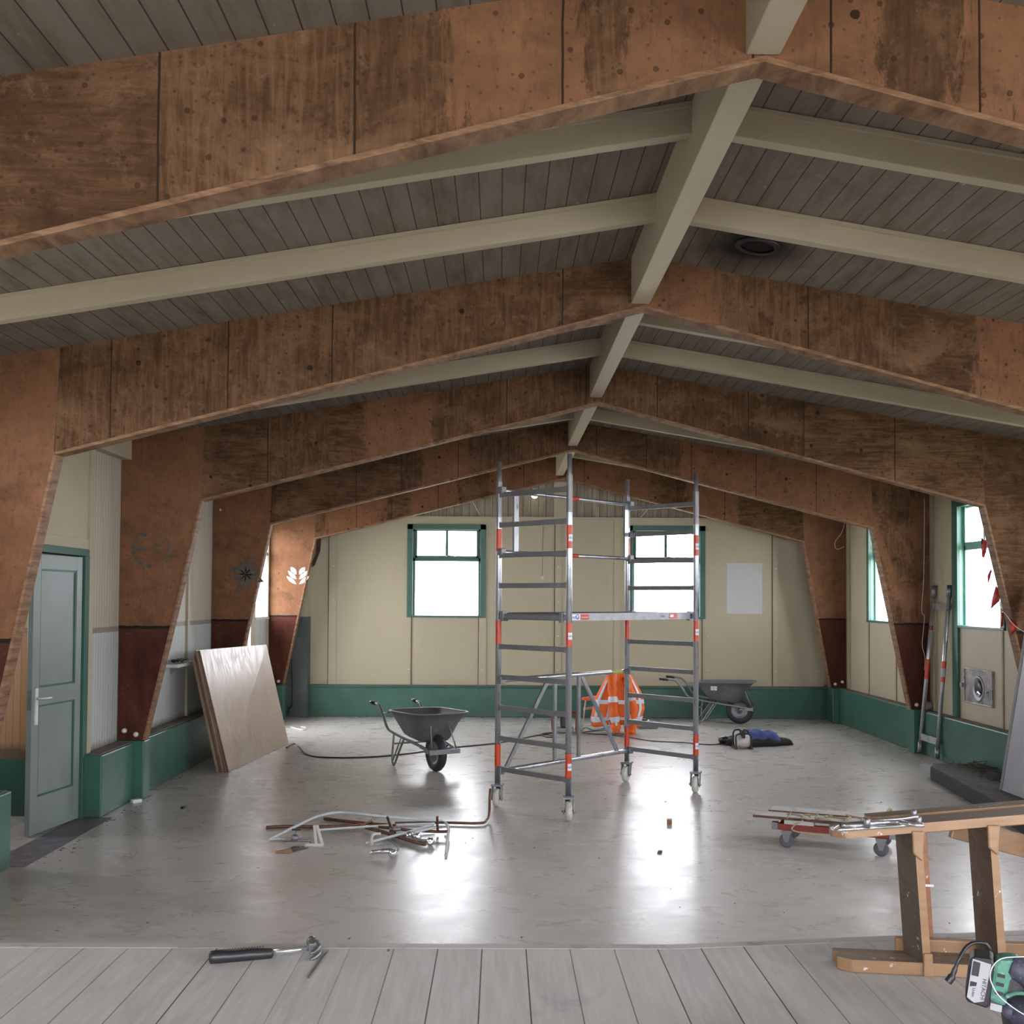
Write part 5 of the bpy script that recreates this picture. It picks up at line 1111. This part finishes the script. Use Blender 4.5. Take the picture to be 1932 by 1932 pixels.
o = MB().tube(cp, [.0036]*26 + [.005]*4 + [.0075]*6, 10).build('plug_lead', M['black']); tag(o, 'black lead with a tapered plug hanging over the tool battery', 'lead')
wl = smooth_path([up(1990, 1803, 'y', 2.0), up(1932, 1805, 'y', 2.0), up(1892, 1808, 'y', 2.0), up(1874, 1822, 'y', 2.0), up(1868, 1842, 'y', 2.0), up(1874, 1862, 'y', 2.0), up(1890, 1884, 'y', 2.0), up(1932, 1914, 'y', 1.98), up(1985, 1935, 'y', 1.97)], 6)
o = MB().tube(wl, .0010, 8).build('clear_hose_loop', M['reflective']); tag(o, 'thin pale loop of hose around the green tool', 'hose')
bpy.data.objects['clear_hose_loop']['label'] = 'thin pale plastic loop hanging in front of the green tool'

# ------------------------------------------------------------------ litter
def scrap(name, x, y, size, mat, label, cat='scrap'):
    p = up(x, y, 'z', 0); a, b, c = size
    o = MB().box(-a/2, a/2, -b/2, b/2, 0, c).build(name, mat, bevel=.002); o.location = (p.x, p.y, 0); o.rotation_euler.z = x*.7; tag(o, label, cat); return o
scrap('paper_scrap', 257, 1514, (.09, .05, .03), M['white'], 'white paper scrap at the foot of the left pilaster', 'paper')
scrap('wood_offcut', 1263, 1555, (.05, .04, .045), M['pine_red'], 'small square offcut on the floor right of the scaffold wheels', 'offcut')
scrap('bark_flake', 1245, 1609, (.06, .03, .012), M['debris'], 'dark brown flake lying alone on the open floor', 'flake')
scrap('bottle_cap', 345, 1526, (.03, .03, .02), M['black'], 'tiny black cap on the floor left of the pipes', 'cap')
mb = MB(); rd = random.Random(11)
def flake(x, y, s, z=0.):
    a = rd.uniform(0, 3.1); mb.box(-s, s, -s*rd.uniform(.3, .8), s*.5, 0, s*rd.uniform(.15, .5), TR(x, y, z) @ RZ(a))
for k in range(150): flake(rd.uniform(-3.2, 5.0), rd.uniform(5.2, 16.8), rd.uniform(.003, .010))
for k in range(90): flake(-3.40 + abs(rd.gauss(0, .10)) + .02, rd.choice((rd.uniform(9.4, 12), rd.uniform(7.6, 9.3))), rd.uniform(.004, .012))
for k in range(50): flake(5.22 - abs(rd.gauss(0, .06)), rd.uniform(11.8, 17), rd.uniform(.004, .012))
for k in range(40): flake(rd.uniform(-3, 5), 17.1 - abs(rd.gauss(0, .05)), rd.uniform(.006, .014))
o = mb.build('floor_litter', M['debris']); tag(o, 'small dark chips and flakes scattered over the screed floor', 'litter', kind='stuff')
